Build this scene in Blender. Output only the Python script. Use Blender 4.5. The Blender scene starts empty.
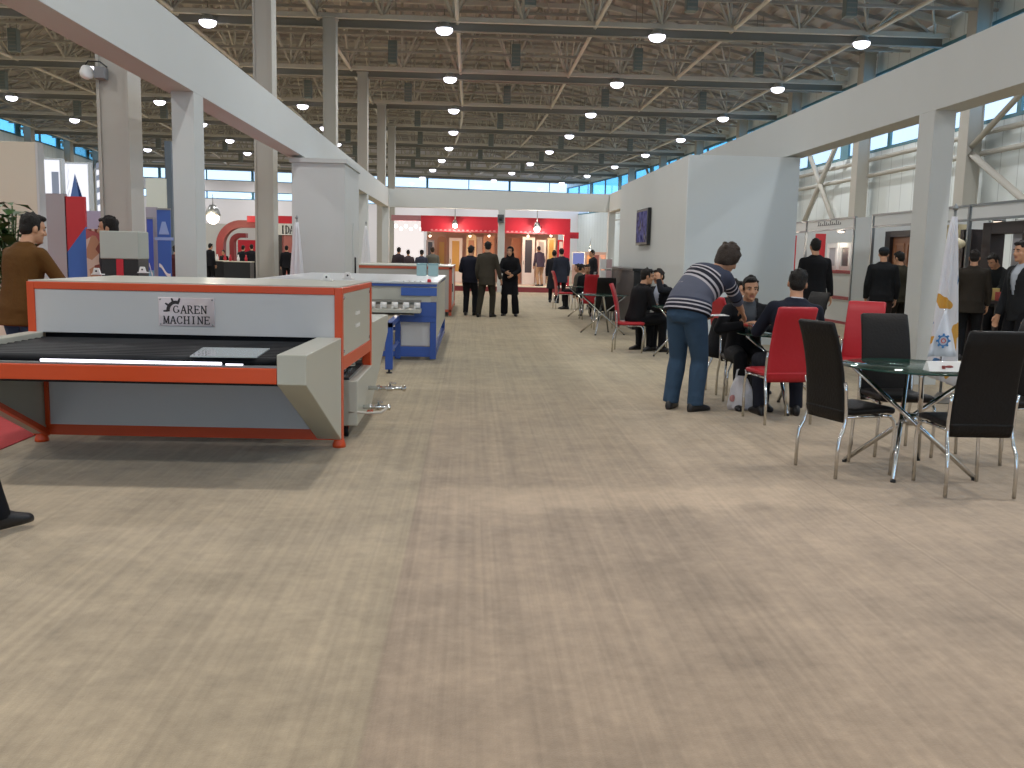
import bpy, bmesh, math, random
from mathutils import Vector, Matrix, noise
random.seed(7)
PI = math.pi
SC = bpy.context.scene
COL = SC.collection
V = Vector

# ------------------------------------------------------------------ camera
F, HC = 950.0, 1.45                       # focal length in pixels, eye height
VPX, VPY, ROLL = 471.0, 255.0, 0.022
_c = V(((VPX - 512) / F, (384 - VPY) / F, -1)).normalized()      # world +Y seen from the camera
_u = V((math.sin(ROLL), math.cos(ROLL), 0)); _u.z = -(_u.x * _c.x + _u.y * _c.y) / _c.z; _u.normalize()
_r = _c.cross(_u)
RW = Matrix((_r, _c, _u))                 # camera -> world
def ray(px, py): return RW @ V(((px - 512) / F, (384 - py) / F, -1))
def fl(px, py, z=0.0):
    d = ray(px, py); t = (z - HC) / d.z; return (d.x * t, d.y * t)
def at(px, py, y):
    d = ray(px, py); t = y / d.y; return (d.x * t, HC + d.z * t)
cd = bpy.data.cameras.new('camera'); cam = bpy.data.objects.new('camera', cd); COL.objects.link(cam)
cd.sensor_fit = 'HORIZONTAL'; cd.sensor_width = 36; cd.lens = F * 36 / 1024; cd.clip_start = .05; cd.clip_end = 400
cam.matrix_world = Matrix.Translation((0, 0, HC)) @ RW.to_4x4()
SC.camera = cam

# ------------------------------------------------------------------ materials
def lin(h):
    h = h.lstrip('#'); o = []
    for i in (0, 2, 4):
        c = int(h[i:i + 2], 16) / 255; o.append(c / 12.92 if c <= .04045 else ((c + .055) / 1.055) ** 2.4)
    return (*o, 1)
_M = {}
def mat(name, hexc, rough=.55, metal=0, noise_amt=0, nscale=6, bump=0, bscale=40, spec=.5, coat=0):
    if name in _M: return _M[name]
    m = bpy.data.materials.new(name); m.use_nodes = True; nt = m.node_tree; b = nt.nodes['Principled BSDF']
    c = lin(hexc); b.inputs['Base Color'].default_value = c
    b.inputs['Roughness'].default_value = rough; b.inputs['Metallic'].default_value = metal
    b.inputs['Specular IOR Level'].default_value = spec; b.inputs['Coat Weight'].default_value = coat
    tc = nt.nodes.new('ShaderNodeTexCoord')
    if noise_amt:
        n = nt.nodes.new('ShaderNodeTexNoise'); n.inputs['Scale'].default_value = nscale; n.inputs['Detail'].default_value = 5
        nt.links.new(tc.outputs['Object'], n.inputs['Vector'])
        mx = nt.nodes.new('ShaderNodeMix'); mx.data_type = 'RGBA'
        mx.inputs['A'].default_value = tuple(x * (1 - noise_amt) for x in c[:3]) + (1,)
        mx.inputs['B'].default_value = tuple(min(1, x * (1 + noise_amt)) for x in c[:3]) + (1,)
        nt.links.new(n.outputs['Fac'], mx.inputs['Factor']); nt.links.new(mx.outputs['Result'], b.inputs['Base Color'])
    if bump:
        n = nt.nodes.new('ShaderNodeTexNoise'); n.inputs['Scale'].default_value = bscale; n.inputs['Detail'].default_value = 3
        nt.links.new(tc.outputs['Object'], n.inputs['Vector'])
        bp = nt.nodes.new('ShaderNodeBump'); bp.inputs['Strength'].default_value = bump; bp.inputs['Distance'].default_value = .02
        nt.links.new(n.outputs['Fac'], bp.inputs['Height']); nt.links.new(bp.outputs['Normal'], b.inputs['Normal'])
    _M[name] = m; return m
def emit(name, hexc, strength):
    if name in _M: return _M[name]
    m = bpy.data.materials.new(name); m.use_nodes = True; nt = m.node_tree; nt.nodes.clear()
    e = nt.nodes.new('ShaderNodeEmission'); e.inputs['Color'].default_value = lin(hexc); e.inputs['Strength'].default_value = strength
    o = nt.nodes.new('ShaderNodeOutputMaterial'); nt.links.new(e.outputs[0], o.inputs[0]); _M[name] = m; return m
def glass(name, tint, gloss=.12, rough=.02):
    if name in _M: return _M[name]
    m = bpy.data.materials.new(name); m.use_nodes = True; nt = m.node_tree; nt.nodes.clear()
    t = nt.nodes.new('ShaderNodeBsdfTransparent'); t.inputs['Color'].default_value = lin(tint)
    g = nt.nodes.new('ShaderNodeBsdfGlossy'); g.inputs['Roughness'].default_value = rough; g.inputs['Color'].default_value = (.9, .95, .95, 1)
    fr = nt.nodes.new('ShaderNodeLayerWeight'); fr.inputs['Blend'].default_value = .5; pw = nt.nodes.new('ShaderNodeMath'); pw.operation = 'POWER'; pw.inputs[1].default_value = 4
    mm = nt.nodes.new('ShaderNodeMath'); mm.operation = 'MULTIPLY_ADD'; mm.inputs[1].default_value = .6; mm.inputs[2].default_value = gloss * .3
    mx = nt.nodes.new('ShaderNodeMixShader'); o = nt.nodes.new('ShaderNodeOutputMaterial')
    nt.links.new(fr.outputs['Facing'], pw.inputs[0]); nt.links.new(pw.outputs[0], mm.inputs[0]); nt.links.new(mm.outputs[0], mx.inputs[0])
    nt.links.new(t.outputs[0], mx.inputs[1]); nt.links.new(g.outputs[0], mx.inputs[2]); nt.links.new(mx.outputs[0], o.inputs[0])
    _M[name] = m; return m

# ------------------------------------------------------------------ mesh builder
WL = {}
class MB:
    def __init__(s): s.v = []; s.f = []; s.sm = []; s.mi = []
    def add(s, vs, fs, smooth=False, mi=0):
        o = len(s.v); s.v += [V(p) for p in vs]
        for f in fs: s.f.append([i + o for i in f]); s.sm.append(smooth); s.mi.append(mi)
        return s
    def hexa(s, p, mi=0):          # 8 points: bottom 4 ccw, top 4 ccw
        return s.add(p, [(3, 2, 1, 0), (4, 5, 6, 7), (0, 1, 5, 4), (1, 2, 6, 5), (2, 3, 7, 6), (3, 0, 4, 7)], mi=mi)
    def box(s, x0, x1, y0, y1, z0, z1, mi=0):
        return s.hexa([(x0, y0, z0), (x1, y0, z0), (x1, y1, z0), (x0, y1, z0), (x0, y0, z1), (x1, y0, z1), (x1, y1, z1), (x0, y1, z1)], mi)
    def prism(s, poly, axis, a, b, mi=0, smooth=False):   # polygon in the plane across axis
        def p(u, w, t): return {'x': (t, u, w), 'y': (u, t, w), 'z': (u, w, t)}[axis]
        n = len(poly); vs = [p(u, w, a) for u, w in poly] + [p(u, w, b) for u, w in poly]
        fs = [tuple(range(n))[::-1], tuple(range(n, 2 * n))]
        s.add(vs, fs, mi=mi); o = len(s.v) - 2 * n
        for i in range(n):
            j = (i + 1) % n; s.f.append([o + i, o + j, o + n + j, o + n + i]); s.sm.append(smooth); s.mi.append(mi)
        return s
    def loft(s, rings, smooth=True, cap=True, mi=0):
        n = len(rings[0]); vs = [p for r in rings for p in r]; fs = []
        for k in range(len(rings) - 1):
            for i in range(n):
                j = (i + 1) % n; fs.append((k * n + i, k * n + j, (k + 1) * n + j, (k + 1) * n + i))
        if cap: fs += [tuple(range(n))[::-1], tuple(range((len(rings) - 1) * n, len(rings) * n))]
        return s.add(vs, fs, smooth, mi)
    def tube(s, pts, r, n=8, mi=0, cap=True):
        pts = [V(p) for p in pts]; rs = r if isinstance(r, (list, tuple)) else [r] * len(pts); rings = []; up = None
        for i, p in enumerate(pts):
            d = ((pts[i + 1] - p) if i == 0 else (p - pts[i - 1]) if i == len(pts) - 1 else (pts[i + 1] - p).normalized() + (p - pts[i - 1]).normalized()).normalized()
            if up is None: up = V((0, 0, 1)) if abs(d.z) < .9 else V((1, 0, 0))
            x = d.cross(up).normalized(); y = x.cross(d).normalized(); up = y
            rings.append([p + (x * math.cos(2 * PI * k / n) + y * math.sin(2 * PI * k / n)) * rs[i] for k in range(n)])
        return s.loft(rings, True, cap, mi)
    def cyl(s, a, b, r, n=14, mi=0): return s.tube([a, b], r, n, mi)
    def ell(s, c, r, n=12, m=8, rot=None, mi=0):
        c = V(c); r = (r, r, r) if not hasattr(r, '__len__') else r; vs = []; fs = []
        def P(th, ph):
            p = V((r[0] * math.sin(th) * math.cos(ph), r[1] * math.sin(th) * math.sin(ph), r[2] * math.cos(th)))
            return c + (rot @ p if rot else p)
        vs.append(P(0, 0))
        for i in range(1, m):
            for k in range(n): vs.append(P(PI * i / m, 2 * PI * k / n))
        vs.append(P(PI, 0)); L = len(vs) - 1
        for k in range(n):
            fs.append((0, 1 + k, 1 + (k + 1) % n)); fs.append((L, L - n + (k + 1) % n, L - n + k))
        for i in range(m - 2):
            for k in range(n):
                a = 1 + i * n; fs.append((a + k, a + n + k, a + n + (k + 1) % n, a + (k + 1) % n))
        return s.add(vs, fs, True, mi)
    def cap_(s, a, ra, b, rb, n=12, mi=0):     # tapered capsule
        s.tube([a, b], [ra, rb], n, mi); s.ell(a, ra * .995, n, 6, mi=mi); s.ell(b, rb * .995, n, 6, mi=mi); return s
    def lathe(s, prof, c=(0, 0, 0), n=24, mi=0):   # (radius, z) pairs
        c = V(c); return s.loft([[c + V((r * math.cos(2 * PI * k / n), r * math.sin(2 * PI * k / n), z)) for k in range(n)] for r, z in prof], True, True, mi)
    def xf(s, M, start=0):
        for i in range(start, len(s.v)): s.v[i] = M @ s.v[i]
        return s
    def mesh(s, name):
        me = bpy.data.meshes.new(name); me.from_pydata([tuple(p) for p in s.v], [], s.f)
        me.polygons.foreach_set('use_smooth', s.sm); me.polygons.foreach_set('material_index', s.mi); me.update(); return me
    def build(s, name, m, parent=None, bevel=0, mesh=None):
        off = WL.get(parent, V()) if parent else V()
        if mesh is None:
            for i in range(len(s.v)): s.v[i] = s.v[i] - off
            mesh = s.mesh(name)
            bm = bmesh.new(); bm.from_mesh(mesh); bmesh.ops.recalc_face_normals(bm, faces=bm.faces[:]); bm.to_mesh(mesh); bm.free()
        return link(name, mesh, m, parent, bevel)
def link(name, mesh, m, parent=None, bevel=0):
    o = bpy.data.objects.new(name, mesh); COL.objects.link(o)
    for x in (m if isinstance(m, (list, tuple)) else [m]): mesh.materials.append(x)
    if parent: o.parent = parent; WL[o] = WL.get(parent, V())
    else: WL[o] = V()
    if bevel:
        b = o.modifiers.new('bevel', 'BEVEL'); b.width = bevel; b.segments = 2; b.limit_method = 'ANGLE'; b.harden_normals = False
    return o
import re as _re
def tag(o, label, cat, group=None, kind=None):
    if label and len(_re.findall(r"[A-Za-z']+", label)) > 16: print('LONG', label)
    if label: o['label'] = label
    if cat: o['category'] = cat
    if group: o['group'] = group
    if kind: o['kind'] = kind
    return o
def thing(name, label, cat, loc=(0, 0, 0), rz=0, group=None):
    o = bpy.data.objects.new(name, None); COL.objects.link(o); o.empty_display_size = .1
    o.location = loc; o.rotation_euler = (0, 0, rz); WL[o] = V(loc) if rz == 0 else V()
    return tag(o, label, cat, group)
def struct(o): o['kind'] = 'structure'; return o
def kids(o): return [c for c in bpy.data.objects if c.parent == o]
def dup(root, loc, rz, label, group=None):
    def cp(o, par):
        c = o.copy(); COL.objects.link(c)
        if par: c.parent = par
        for ch in tree.get(o, []): cp(ch, c)
        return c
    tree = {}
    for o in COL.objects:
        if o.parent: tree.setdefault(o.parent, []).append(o)
    if len(_re.findall(r"[A-Za-z']+", label)) > 16: print('LONG', label)
    r = cp(root, None); r.location = loc; r.rotation_euler = (0, 0, rz); r['label'] = label
    if group: r['group'] = group
    return r
ORD = ['nearest', 'second', 'third', 'fourth', 'fifth', 'sixth', 'seventh', 'eighth', 'ninth', 'tenth', 'eleventh', 'twelfth', 'thirteenth']
def nth(i, what): return ('nearest' if i == 0 else ORD[i] + ' nearest') + ' ' + what
# voxel union used for bodies and clothes
def voxel(mb, size, smooth=3, fac=.5):
    me = mb.mesh('w')
    bm = bmesh.new(); bm.from_mesh(me); bmesh.ops.recalc_face_normals(bm, faces=bm.faces[:]); bm.to_mesh(me); bm.free()
    o = bpy.data.objects.new('w', me); COL.objects.link(o)
    r = o.modifiers.new('r', 'REMESH'); r.mode = 'VOXEL'; r.voxel_size = size; r.use_smooth_shade = True
    if smooth:
        s = o.modifiers.new('s', 'SMOOTH'); s.iterations = smooth; s.factor = fac
    dg = bpy.context.evaluated_depsgraph_get()
    out = bpy.data.meshes.new_from_object(o.evaluated_get(dg), depsgraph=dg)
    bpy.data.objects.remove(o); bpy.data.meshes.remove(me)
    out.polygons.foreach_set('use_smooth', [True] * len(out.polygons)); out.materials.clear()
    return out
def cut(me, test):
    bm = bmesh.new(); bm.from_mesh(me)
    bmesh.ops.delete(bm, geom=[f for f in bm.faces if test(f.calc_center_median())], context='FACES'); bm.to_mesh(me); bm.free(); return me
# ------------------------------------------------------------------ hall
white = mat('painted_white_board', '#c3c6c4', .7, noise_amt=.02, nscale=2)
wallm = mat('pale_wall_sheet', '#cdd4d6', .6, noise_amt=.04, nscale=.5)
steel = mat('grey_steel_paint', '#c4c0b6', .55, noise_amt=.06, nscale=1)
steel_d = mat('dark_steel_paint', '#84827a', .6)
conc = mat('grey_column_paint', '#b0aea6', .7, noise_amt=.05, nscale=1.5)
chrome = mat('chrome', '#d8dadb', .12, 1)
alu = mat('aluminium_profile', '#8f9394', .35, .8)
blackm = mat('black_plastic', '#17181a', .45)
whitep = mat('white_plastic', '#e4e4e2', .4)
orange = mat('orange_enamel', '#cf4a18', .4, coat=.1)
redm = mat('red_lacquer', '#b5182a', .4)
red_dark = mat('dark_red_board', '#8a1c26', .5)
def dl(y): return -.0018 * (y - 52) ** 2 if y > 52 else 0.0      # the hall bends to the left far away
def yw(y): return .0036 * (y - 52) if y > 52 else 0.0
def cv(x, y, z=0): a = yw(y); return V((dl(y) + x * math.cos(a), y + x * math.sin(a), z))

# carpet
def carpet():
    m = bpy.data.materials.new('beige_carpet'); m.use_nodes = True; nt = m.node_tree; b = nt.nodes['Principled BSDF']; L = nt.links.new
    N = nt.nodes.new; tc = N('ShaderNodeTexCoord')
    def noise_(scale, stretch=(1, 1, 1), det=5, rough=.55):
        mp = N('ShaderNodeMapping'); mp.inputs['Scale'].default_value = stretch; L(tc.outputs['Object'], mp.inputs['Vector'])
        n = N('ShaderNodeTexNoise'); n.inputs['Scale'].default_value = scale; n.inputs['Detail'].default_value = det; n.inputs['Roughness'].default_value = rough
        L(mp.outputs[0], n.inputs['Vector']); return n.outputs['Fac']
    def ramp(src, lo, hi, a=0, b_=1):
        r = N('ShaderNodeMapRange'); r.inputs['From Min'].default_value = lo; r.inputs['From Max'].default_value = hi
        r.inputs['To Min'].default_value = a; r.inputs['To Max'].default_value = b_; L(src, r.inputs['Value']); return r.outputs[0]
    def math_(op, a, b_):
        q = N('ShaderNodeMath'); q.operation = op
        for i, x in enumerate((a, b_)):
            if isinstance(x, (int, float)): q.inputs[i].default_value = x
            else: L(x, q.inputs[i])
        return q.outputs[0]
    blotch = math_('ADD', ramp(noise_(1.5, det=7, rough=.7), .34, .66, -.5, .5), ramp(noise_(.45, det=3), .35, .65, -.3, .3))
    fine = ramp(noise_(14, det=5, rough=.7), .3, .7, -.5, .5)
    streak = ramp(noise_(1, (9, .22, 1), det=3), .3, .7, -.5, .5)
    line = ramp(noise_(1, (34, .35, 1), det=2), .3, .7, -.5, .5)
    sep = N('ShaderNodeSeparateXYZ'); L(tc.outputs['Object'], sep.inputs[0]); X, Y = sep.outputs[0], sep.outputs[1]
    # paler band painted across the middle strip
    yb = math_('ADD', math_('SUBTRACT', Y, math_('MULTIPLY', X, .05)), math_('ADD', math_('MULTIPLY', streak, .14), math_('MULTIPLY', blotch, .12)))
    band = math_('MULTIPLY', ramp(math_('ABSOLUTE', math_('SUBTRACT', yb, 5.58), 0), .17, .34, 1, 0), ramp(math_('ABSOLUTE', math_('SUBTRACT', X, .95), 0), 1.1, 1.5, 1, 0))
    # strips differ a little in tone
    left = ramp(X, -.31, -.29, 1, 0)
    val = math_('ADD', 1, math_('ADD', math_('MULTIPLY', blotch, .26), math_('ADD', math_('MULTIPLY', streak, .13), math_('MULTIPLY', fine, .22))))
    val = math_('ADD', val, math_('MULTIPLY', line, .20)); val = math_('ADD', val, math_('MULTIPLY', ramp(noise_(5, det=5, rough=.6), .3, .7, -.5, .5), .20))
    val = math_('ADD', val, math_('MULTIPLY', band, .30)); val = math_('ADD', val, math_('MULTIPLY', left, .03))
    seam = None
    for x0 in (-2.93, -.3, 2.31, 4.9):
        q = ramp(math_('ABSOLUTE', math_('SUBTRACT', math_('ADD', X, math_('MULTIPLY', math_('SINE', Y, 0), .006)), x0), 0), .004, .012, 1, 0)
        seam = q if seam is None else math_('ADD', seam, q)
    val = math_('SUBTRACT', val, math_('MULTIPLY', seam, .13))
    mc = N('ShaderNodeMix'); mc.data_type = 'RGBA'; mc.inputs['A'].default_value = lin('#a5917b'); mc.inputs['B'].default_value = lin('#a3937a'); L(left, mc.inputs['Factor'])
    mf = N('ShaderNodeMix'); mf.data_type = 'RGBA'; mf.inputs['B'].default_value = lin('#9c8e71'); L(mc.outputs['Result'], mf.inputs['A']); L(ramp(Y, 5, 12, 0, 1), mf.inputs['Factor'])
    vm = N('ShaderNodeVectorMath'); vm.operation = 'SCALE'; L(mf.outputs['Result'], vm.inputs[0]); L(val, vm.inputs['Scale']); L(vm.outputs[0], b.inputs['Base Color'])
    b.inputs['Roughness'].default_value = .95; b.inputs['Specular IOR Level'].default_value = .1
    b.inputs['Sheen Weight'].default_value = .25; b.inputs['Sheen Roughness'].default_value = .5
    bp = N('ShaderNodeBump'); bp.inputs['Strength'].default_value = .35; bp.inputs['Distance'].default_value = .01
    L(noise_(160, det=2), bp.inputs['Height']); L(bp.outputs[0], b.inputs['Normal']); return m
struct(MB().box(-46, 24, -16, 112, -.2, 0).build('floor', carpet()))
# the red carpet under the neighbouring stand
struct(MB().box(-8.5, -3.33, 6.6, 20, 0, .006).build('trim_1', mat('red_carpet', '#b03a3c', .95, noise_amt=.1, nscale=12)))

# roof deck: corrugated sheet with a few roof lights
deckm = mat('corrugated_roof', '#b5aeaa', .7, noise_amt=.18, nscale=.35)
mb = MB(); YS = [-16, -2.9, 6.4, 15.7, 25, 34.3, 43.6, 52.9, 62.2, 71.5, 80.8, 90.1, 99.4, 108]
def zr(x): return 12.5 if -20 < x < 6 else 12.5 - 2.5 * ((x - 6) / 10.9 if x > 0 else (-20 - x) / 11)
prof = []
x = -31.3
while x < 16.7:
    prof += [(x, zr(x) + .1), (x + .28, zr(x + .28) + .1), (x + .36, zr(x + .36) + .25), (x + .64, zr(x + .64) + .25)]; x += .72
vs = []; fs = []
for y in YS:
    for x, z in prof: vs.append(cv(x, y, z))
n = len(prof)
for k in range(len(YS) - 1):
    for i in range(n - 1): fs.append((k * n + i, k * n + i + 1, (k + 1) * n + i + 1, (k + 1) * n + i))
mb.add(vs, fs); ceil = mb.build('ceiling', deckm); struct(ceil)
s_ = ceil.modifiers.new('thick', 'SOLIDIFY'); s_.thickness = .06
# long walls
XL, XR = -31.0, 16.9
winf = mat('window_frame_paint', '#4f7f8c', .5)
gl_side = glass('blue_tinted_glass', '#b2e6f8'); gl_clear = glass('clear_glass', '#f2f8ff')
def strip(name, X, th, z0, z1, m, y0=-16, y1=None):
    mb = MB(); ys = [y for y in YS if y >= y0]
    for a, b in zip(ys[:-1], ys[1:]):
        p = [cv(X, a), cv(X + th, a), cv(X + th, b), cv(X, b)]
        mb.hexa([V((q.x, q.y, z0)) for q in p] + [V((q.x, q.y, z1)) for q in p])
    return mb.build(name, m)
def ribbed(name):
    m = mat(name, '#dde6e7', .55); nt = m.node_tree; b = nt.nodes['Principled BSDF']; tc = nt.nodes.new('ShaderNodeTexCoord')
    w = nt.nodes.new('ShaderNodeTexWave'); w.bands_direction = 'Y'; w.inputs['Scale'].default_value = .31; w.wave_profile = 'SAW'
    r = nt.nodes.new('ShaderNodeValToRGB'); r.color_ramp.elements[0].color = lin('#a3adaf'); r.color_ramp.elements[1].position = .05; r.color_ramp.elements[1].color = lin('#dde6e7')
    nt.links.new(tc.outputs['Object'], w.inputs['Vector']); nt.links.new(w.outputs['Fac'], r.inputs[0]); nt.links.new(r.outputs[0], b.inputs['Base Color']); return m
rib = ribbed('sheet_wall_panels')
for side, X, th, zs in (('right', XR, .25, (6.1, 9.35)), ('left', XL, -.25, (8.95, 9.9))):
    lo = strip('wall_' + side, X, th, 0, zs[0], rib); struct(lo)
    struct(strip('wall_%s_upper' % side, X, th, zs[1], 12.7, rib))
    nwin = 0
    for a, b in zip(YS[:-1], YS[1:]):
        nwin += 1; root = MB()
        # frame: rails and mullions
        for z0, z1 in ((zs[0], zs[0] + .12), (zs[1] - .12, zs[1])) + (((7.4, 7.5),) if side == 'right' else ()):
            p = [cv(X - .02 * (1 if th > 0 else -1), a), cv(X + th * .5, a), cv(X + th * .5, b), cv(X - .02 * (1 if th > 0 else -1), b)]
            root.hexa([V((q.x, q.y, z0)) for q in p] + [V((q.x, q.y, z1)) for q in p])
        for t in (0, .5, 1):
            y = a + (b - a) * t; w_ = .45 if t != .5 else .12
            q0, q1 = cv(X, max(a, y - w_)), cv(X + th * .5, min(b, y + w_)); d = (cv(X, b) - cv(X, a)).normalized(); c = cv(X, y); nn = V((d.y, -d.x, 0)) * (th * .4)
            e0 = c - d * (w_ if t > 0 else 0); e1 = c + d * (w_ if t < 1 else 0)
            p = [e0, e0 + nn, e1 + nn, e1]; root.hexa([V((q.x, q.y, zs[0])) for q in p] + [V((q.x, q.y, zs[1])) for q in p])
        wo = root.build('window_%d' % (nwin + (0 if side == 'right' else 20)), winf); struct(wo)
        g = MB(); p = [cv(X + th * .35, a), cv(X + th * .45, a), cv(X + th * .45, b), cv(X + th * .35, b)]
        if side == 'right':
            g.hexa([V((q.x, q.y, zs[0])) for q in p] + [V((q.x, q.y, 7.45)) for q in p]); go = g.build('window_glass', gl_clear, wo)
            g = MB(); g.hexa([V((q.x, q.y, 7.45)) for q in p] + [V((q.x, q.y, zs[1])) for q in p]); g.build('window_glass', gl_side, wo)
        else:
            g.hexa([V((q.x, q.y, zs[0])) for q in p] + [V((q.x, q.y, zs[1])) for q in p]); g.build('window_glass', gl_side, wo)
# unseen rear wall; its glazed opening is added and sized for fill light
mb = MB(); YR = -16
for a, b, c, d in ((-31.2, -10, 0, 12.7), (7, 17.1, 0, 12.7), (-10, 7, 5.0, 12.6)): mb.box(a, b, YR - .2, YR, c, d)
struct(mb.build('wall_rear', rib))
mb = MB()
for q in range(10): mb.box(-10 + 1.889 * q - .05, -10 + 1.889 * q + .05, YR - .15, YR - .05, 0, 5.0)
mb.box(-10, 7, YR - .15, YR - .05, 2.6, 2.7); dr = mb.build('door_1', winf); struct(dr)
MB().box(-10, 7, YR - .11, YR - .09, 0, 5.0).build('door_glass', gl_clear, dr)
# far wall with two bands of windows
YF = 103.5
def far_box(mb, x0, x1, z0, z1, y0=0, y1=.25):
    p = [cv(x0, YF) + V((0, y0, 0)), cv(x1, YF) + V((0, y0, 0)), cv(x1, YF) + V((0, y1, 0)), cv(x0, YF) + V((0, y1, 0))]
    return mb.hexa([V((q.x, q.y, z0)) for q in p] + [V((q.x, q.y, z1)) for q in p])
farm = mat('far_wall_sheet', '#e9e6ea', .6)
mb = MB()
for z0, z1 in ((0, 6.55), (7.35, 8.4), (9.95, 12.7)): far_box(mb, -36, 18, z0, z1)
struct(mb.build('wall_far', farm))
k = 40
for i in range(6):
    x0, x1 = -36 + 9 * i, -27 + 9 * i
    for z0, z1 in ((6.55, 7.35), (8.4, 9.95)):
        k += 1; mb = MB()
        far_box(mb, x0, x0 + .12, z0, z1, 0, .2); far_box(mb, x1 - .12, x1, z0, z1, 0, .2); far_box(mb, x0 + 4.45, x0 + 4.55, z0, z1, .05, .2)
        far_box(mb, x0, x1, z0, z0 + .08, .02, .2); far_box(mb, x0, x1, z1 - .08, z1, .02, .2)
        w = mb.build('window_%d' % k, winf); struct(w)
        far_box(MB(), x0, x1, z0, z1, .1, .13).build('window_glass', gl_clear, w)
# columns of the hall, left row and against the right wall
def column(x, y, w, h, label, m, grp, base=True):
    p = cv(x, y); t = thing('hall_column', label, 'column', (p.x, p.y, 0), 0, grp)
    a = w / 2; f = .045; d_ = w * .62
    sh = MB(); sh.box(p.x - a, p.x - a + f, p.y - d_, p.y + d_, 0, h); sh.box(p.x + a - f, p.x + a, p.y - d_, p.y + d_, 0, h)
    sh.box(p.x - a + f, p.x + a - f, p.y - d_ + .03, p.y + d_ - .03, 0, h); sh.build('shaft', m, t)
    MB().box(p.x - a - .04, p.x + a + .04, p.y - d_ - .04, p.y + d_ + .04, h, h + .06).build('cap_plate', m, t)
    MB().box(p.x - a - .1, p.x + a + .1, p.y - d_ - .1, p.y + d_ + .1, 0, .03).build('base_plate', m, t)
    return t
for i, y in enumerate((14.35, 23.55, 34.2, 44.2, 53.2, 62.2)):
    column(-5.1 if i == 0 else -4.95, y, .44, 9.36, nth(i, 'tall grey hall column left of the aisle, rising to the roof'), conc, 'hall columns left of the aisle')
for i, y in enumerate((13.6, 22.5, 31.4, 40.3, 49.2, 58.1, 67, 75.9, 84.8)):
    column(16.35, y, .5, 10.05, nth(i, 'grey steel column standing along the right wall'), conc, 'columns along the right wall')
# bracing on the right wall
for y0, lab in ((22.5, 'grey steel cross brace on right wall above the doors of the near stands'), (40.3, 'grey steel cross brace on right wall beside the white partition'), (71.5, 'grey steel cross brace at the far end of the right wall')):
    t = thing('wall_brace', lab, 'brace', tuple(cv(16.2, y0)), 0, 'cross braces on the right wall')
    for za, zb in (((.8, 5.1), (9.4, 5.3)) if y0 < 30 else ((1.2, 9.0), (9.0, 1.2))):
        a, b = cv(16.3, y0 + .2, za), cv(16.3, y0 + 8.7, zb); MB().tube([a, b], .13, 4).build('strut', conc, t)
for z, lab in ((5.75, 'upper of the long pale rails running along the right wall under the windows'), (5.1, 'lower of the long pale rails running along the right wall')):
    pts = [cv(16.62, y, z) for y in YS if 14 <= y < 95]; tag(MB().tube(pts, .09, 6).build('wall_rail', conc), lab, 'rail')
for i, y0 in enumerate((25, 52.9, 80.8)):
    p = [cv(-30.3, y0 + .2, 3.2), cv(-30.3, y0 + 9.3, 8.9)]
    tag(MB().tube(p, .13, 6).build('wall_brace', steel), nth(i, 'diagonal steel brace on the left wall under its windows'), 'brace', 'diagonal braces on the left wall')
for i, y in enumerate((34.3, 43.6, 52.9, 62.2, 71.5, 80.8, 90.1)):
    column(-30.3, y, .5, 10.05, nth(i, 'grey steel column standing along the left wall'), conc, 'columns along the left wall')

# roof trusses
def truss_meshes():
    b = MB().box(-30.9, 16.8, -.10, .10, 9.42, 9.58); g = MB().box(-30.9, 16.8, .5, .6, 9.24, 9.56)
    g.box(-30.9, 16.8, .42, .68, 9.54, 9.57); g.box(-30.9, 16.8, .42, .68, 9.22, 9.25)
    tp = MB()
    for xa, xb in ((-30.9, -20), (-20, 6), (6, 16.8)): tp.hexa([(xa, -.1, zr(xa) - .2), (xb, -.1, zr(xb) - .2), (xb, .1, zr(xb) - .2), (xa, .1, zr(xa) - .2), (xa, -.1, zr(xa)), (xb, -.1, zr(xb)), (xb, .1, zr(xb)), (xa, .1, zr(xa))])
    w = MB(); x = -29.85; k = 0
    while x < 15.5:
        z1 = zr(x + 1.21) - .1; w.tube([(x, 0, 9.5), (x, 0, zr(x) - .1)], .05, 5); w.tube([(x, 0, 9.5), (x + 1.21, 0, z1)], .055, 5); w.tube([(x + 2.42, 0, 9.5), (x + 1.21, 0, z1)], .055, 5)
        w.tube([(x, .1, 9.55), (x + 1.21, 2.2, z1)], .04, 4); w.tube([(x + 2.42, -.1, 9.55), (x + 1.21, -2.2, z1)], .04, 4); w.tube([(x, .1, 9.55), (x + 1.21, 4.6, z1)], .035, 4)
        x += 2.425
    return b.mesh('b'), g.mesh('g'), tp.mesh('t'), w.mesh('w')
TM = truss_meshes(); purl = MB()
for y, r in ((1.55, .06), (3.1, .06), (4.65, .07), (6.2, .06), (7.75, .06)):
    for xa, xb in ((-30.9, -20), (-20, 6), (6, 16.8)): purl.hexa([(xa, y - r, zr(xa) - .15), (xb, y - r, zr(xb) - .15), (xb, y + r, zr(xb) - .15), (xa, y + r, zr(xa) - .15), (xa, y - r, zr(xa) - .01), (xb, y - r, zr(xb) - .01), (xb, y + r, zr(xb) - .01), (xa, y + r, zr(xa) - .01)])
for z, y, r in ((9.62, 3.1, .045), (9.62, 6.2, .045), (10.9, 4.65, .05)): purl.box(-30.9 if z < 10 else -26, 16.8 if z < 10 else 12.5, y - r, y + r, z - r, z + r)
pm = purl.mesh('p')
for m_, me in zip((steel, steel_d, steel, steel, mat('purlin_paint', '#a29d95', .6)), TM + (pm,)): me.materials.append(m_)
TY = YS[1:-1]; NT = len(TY)
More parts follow.
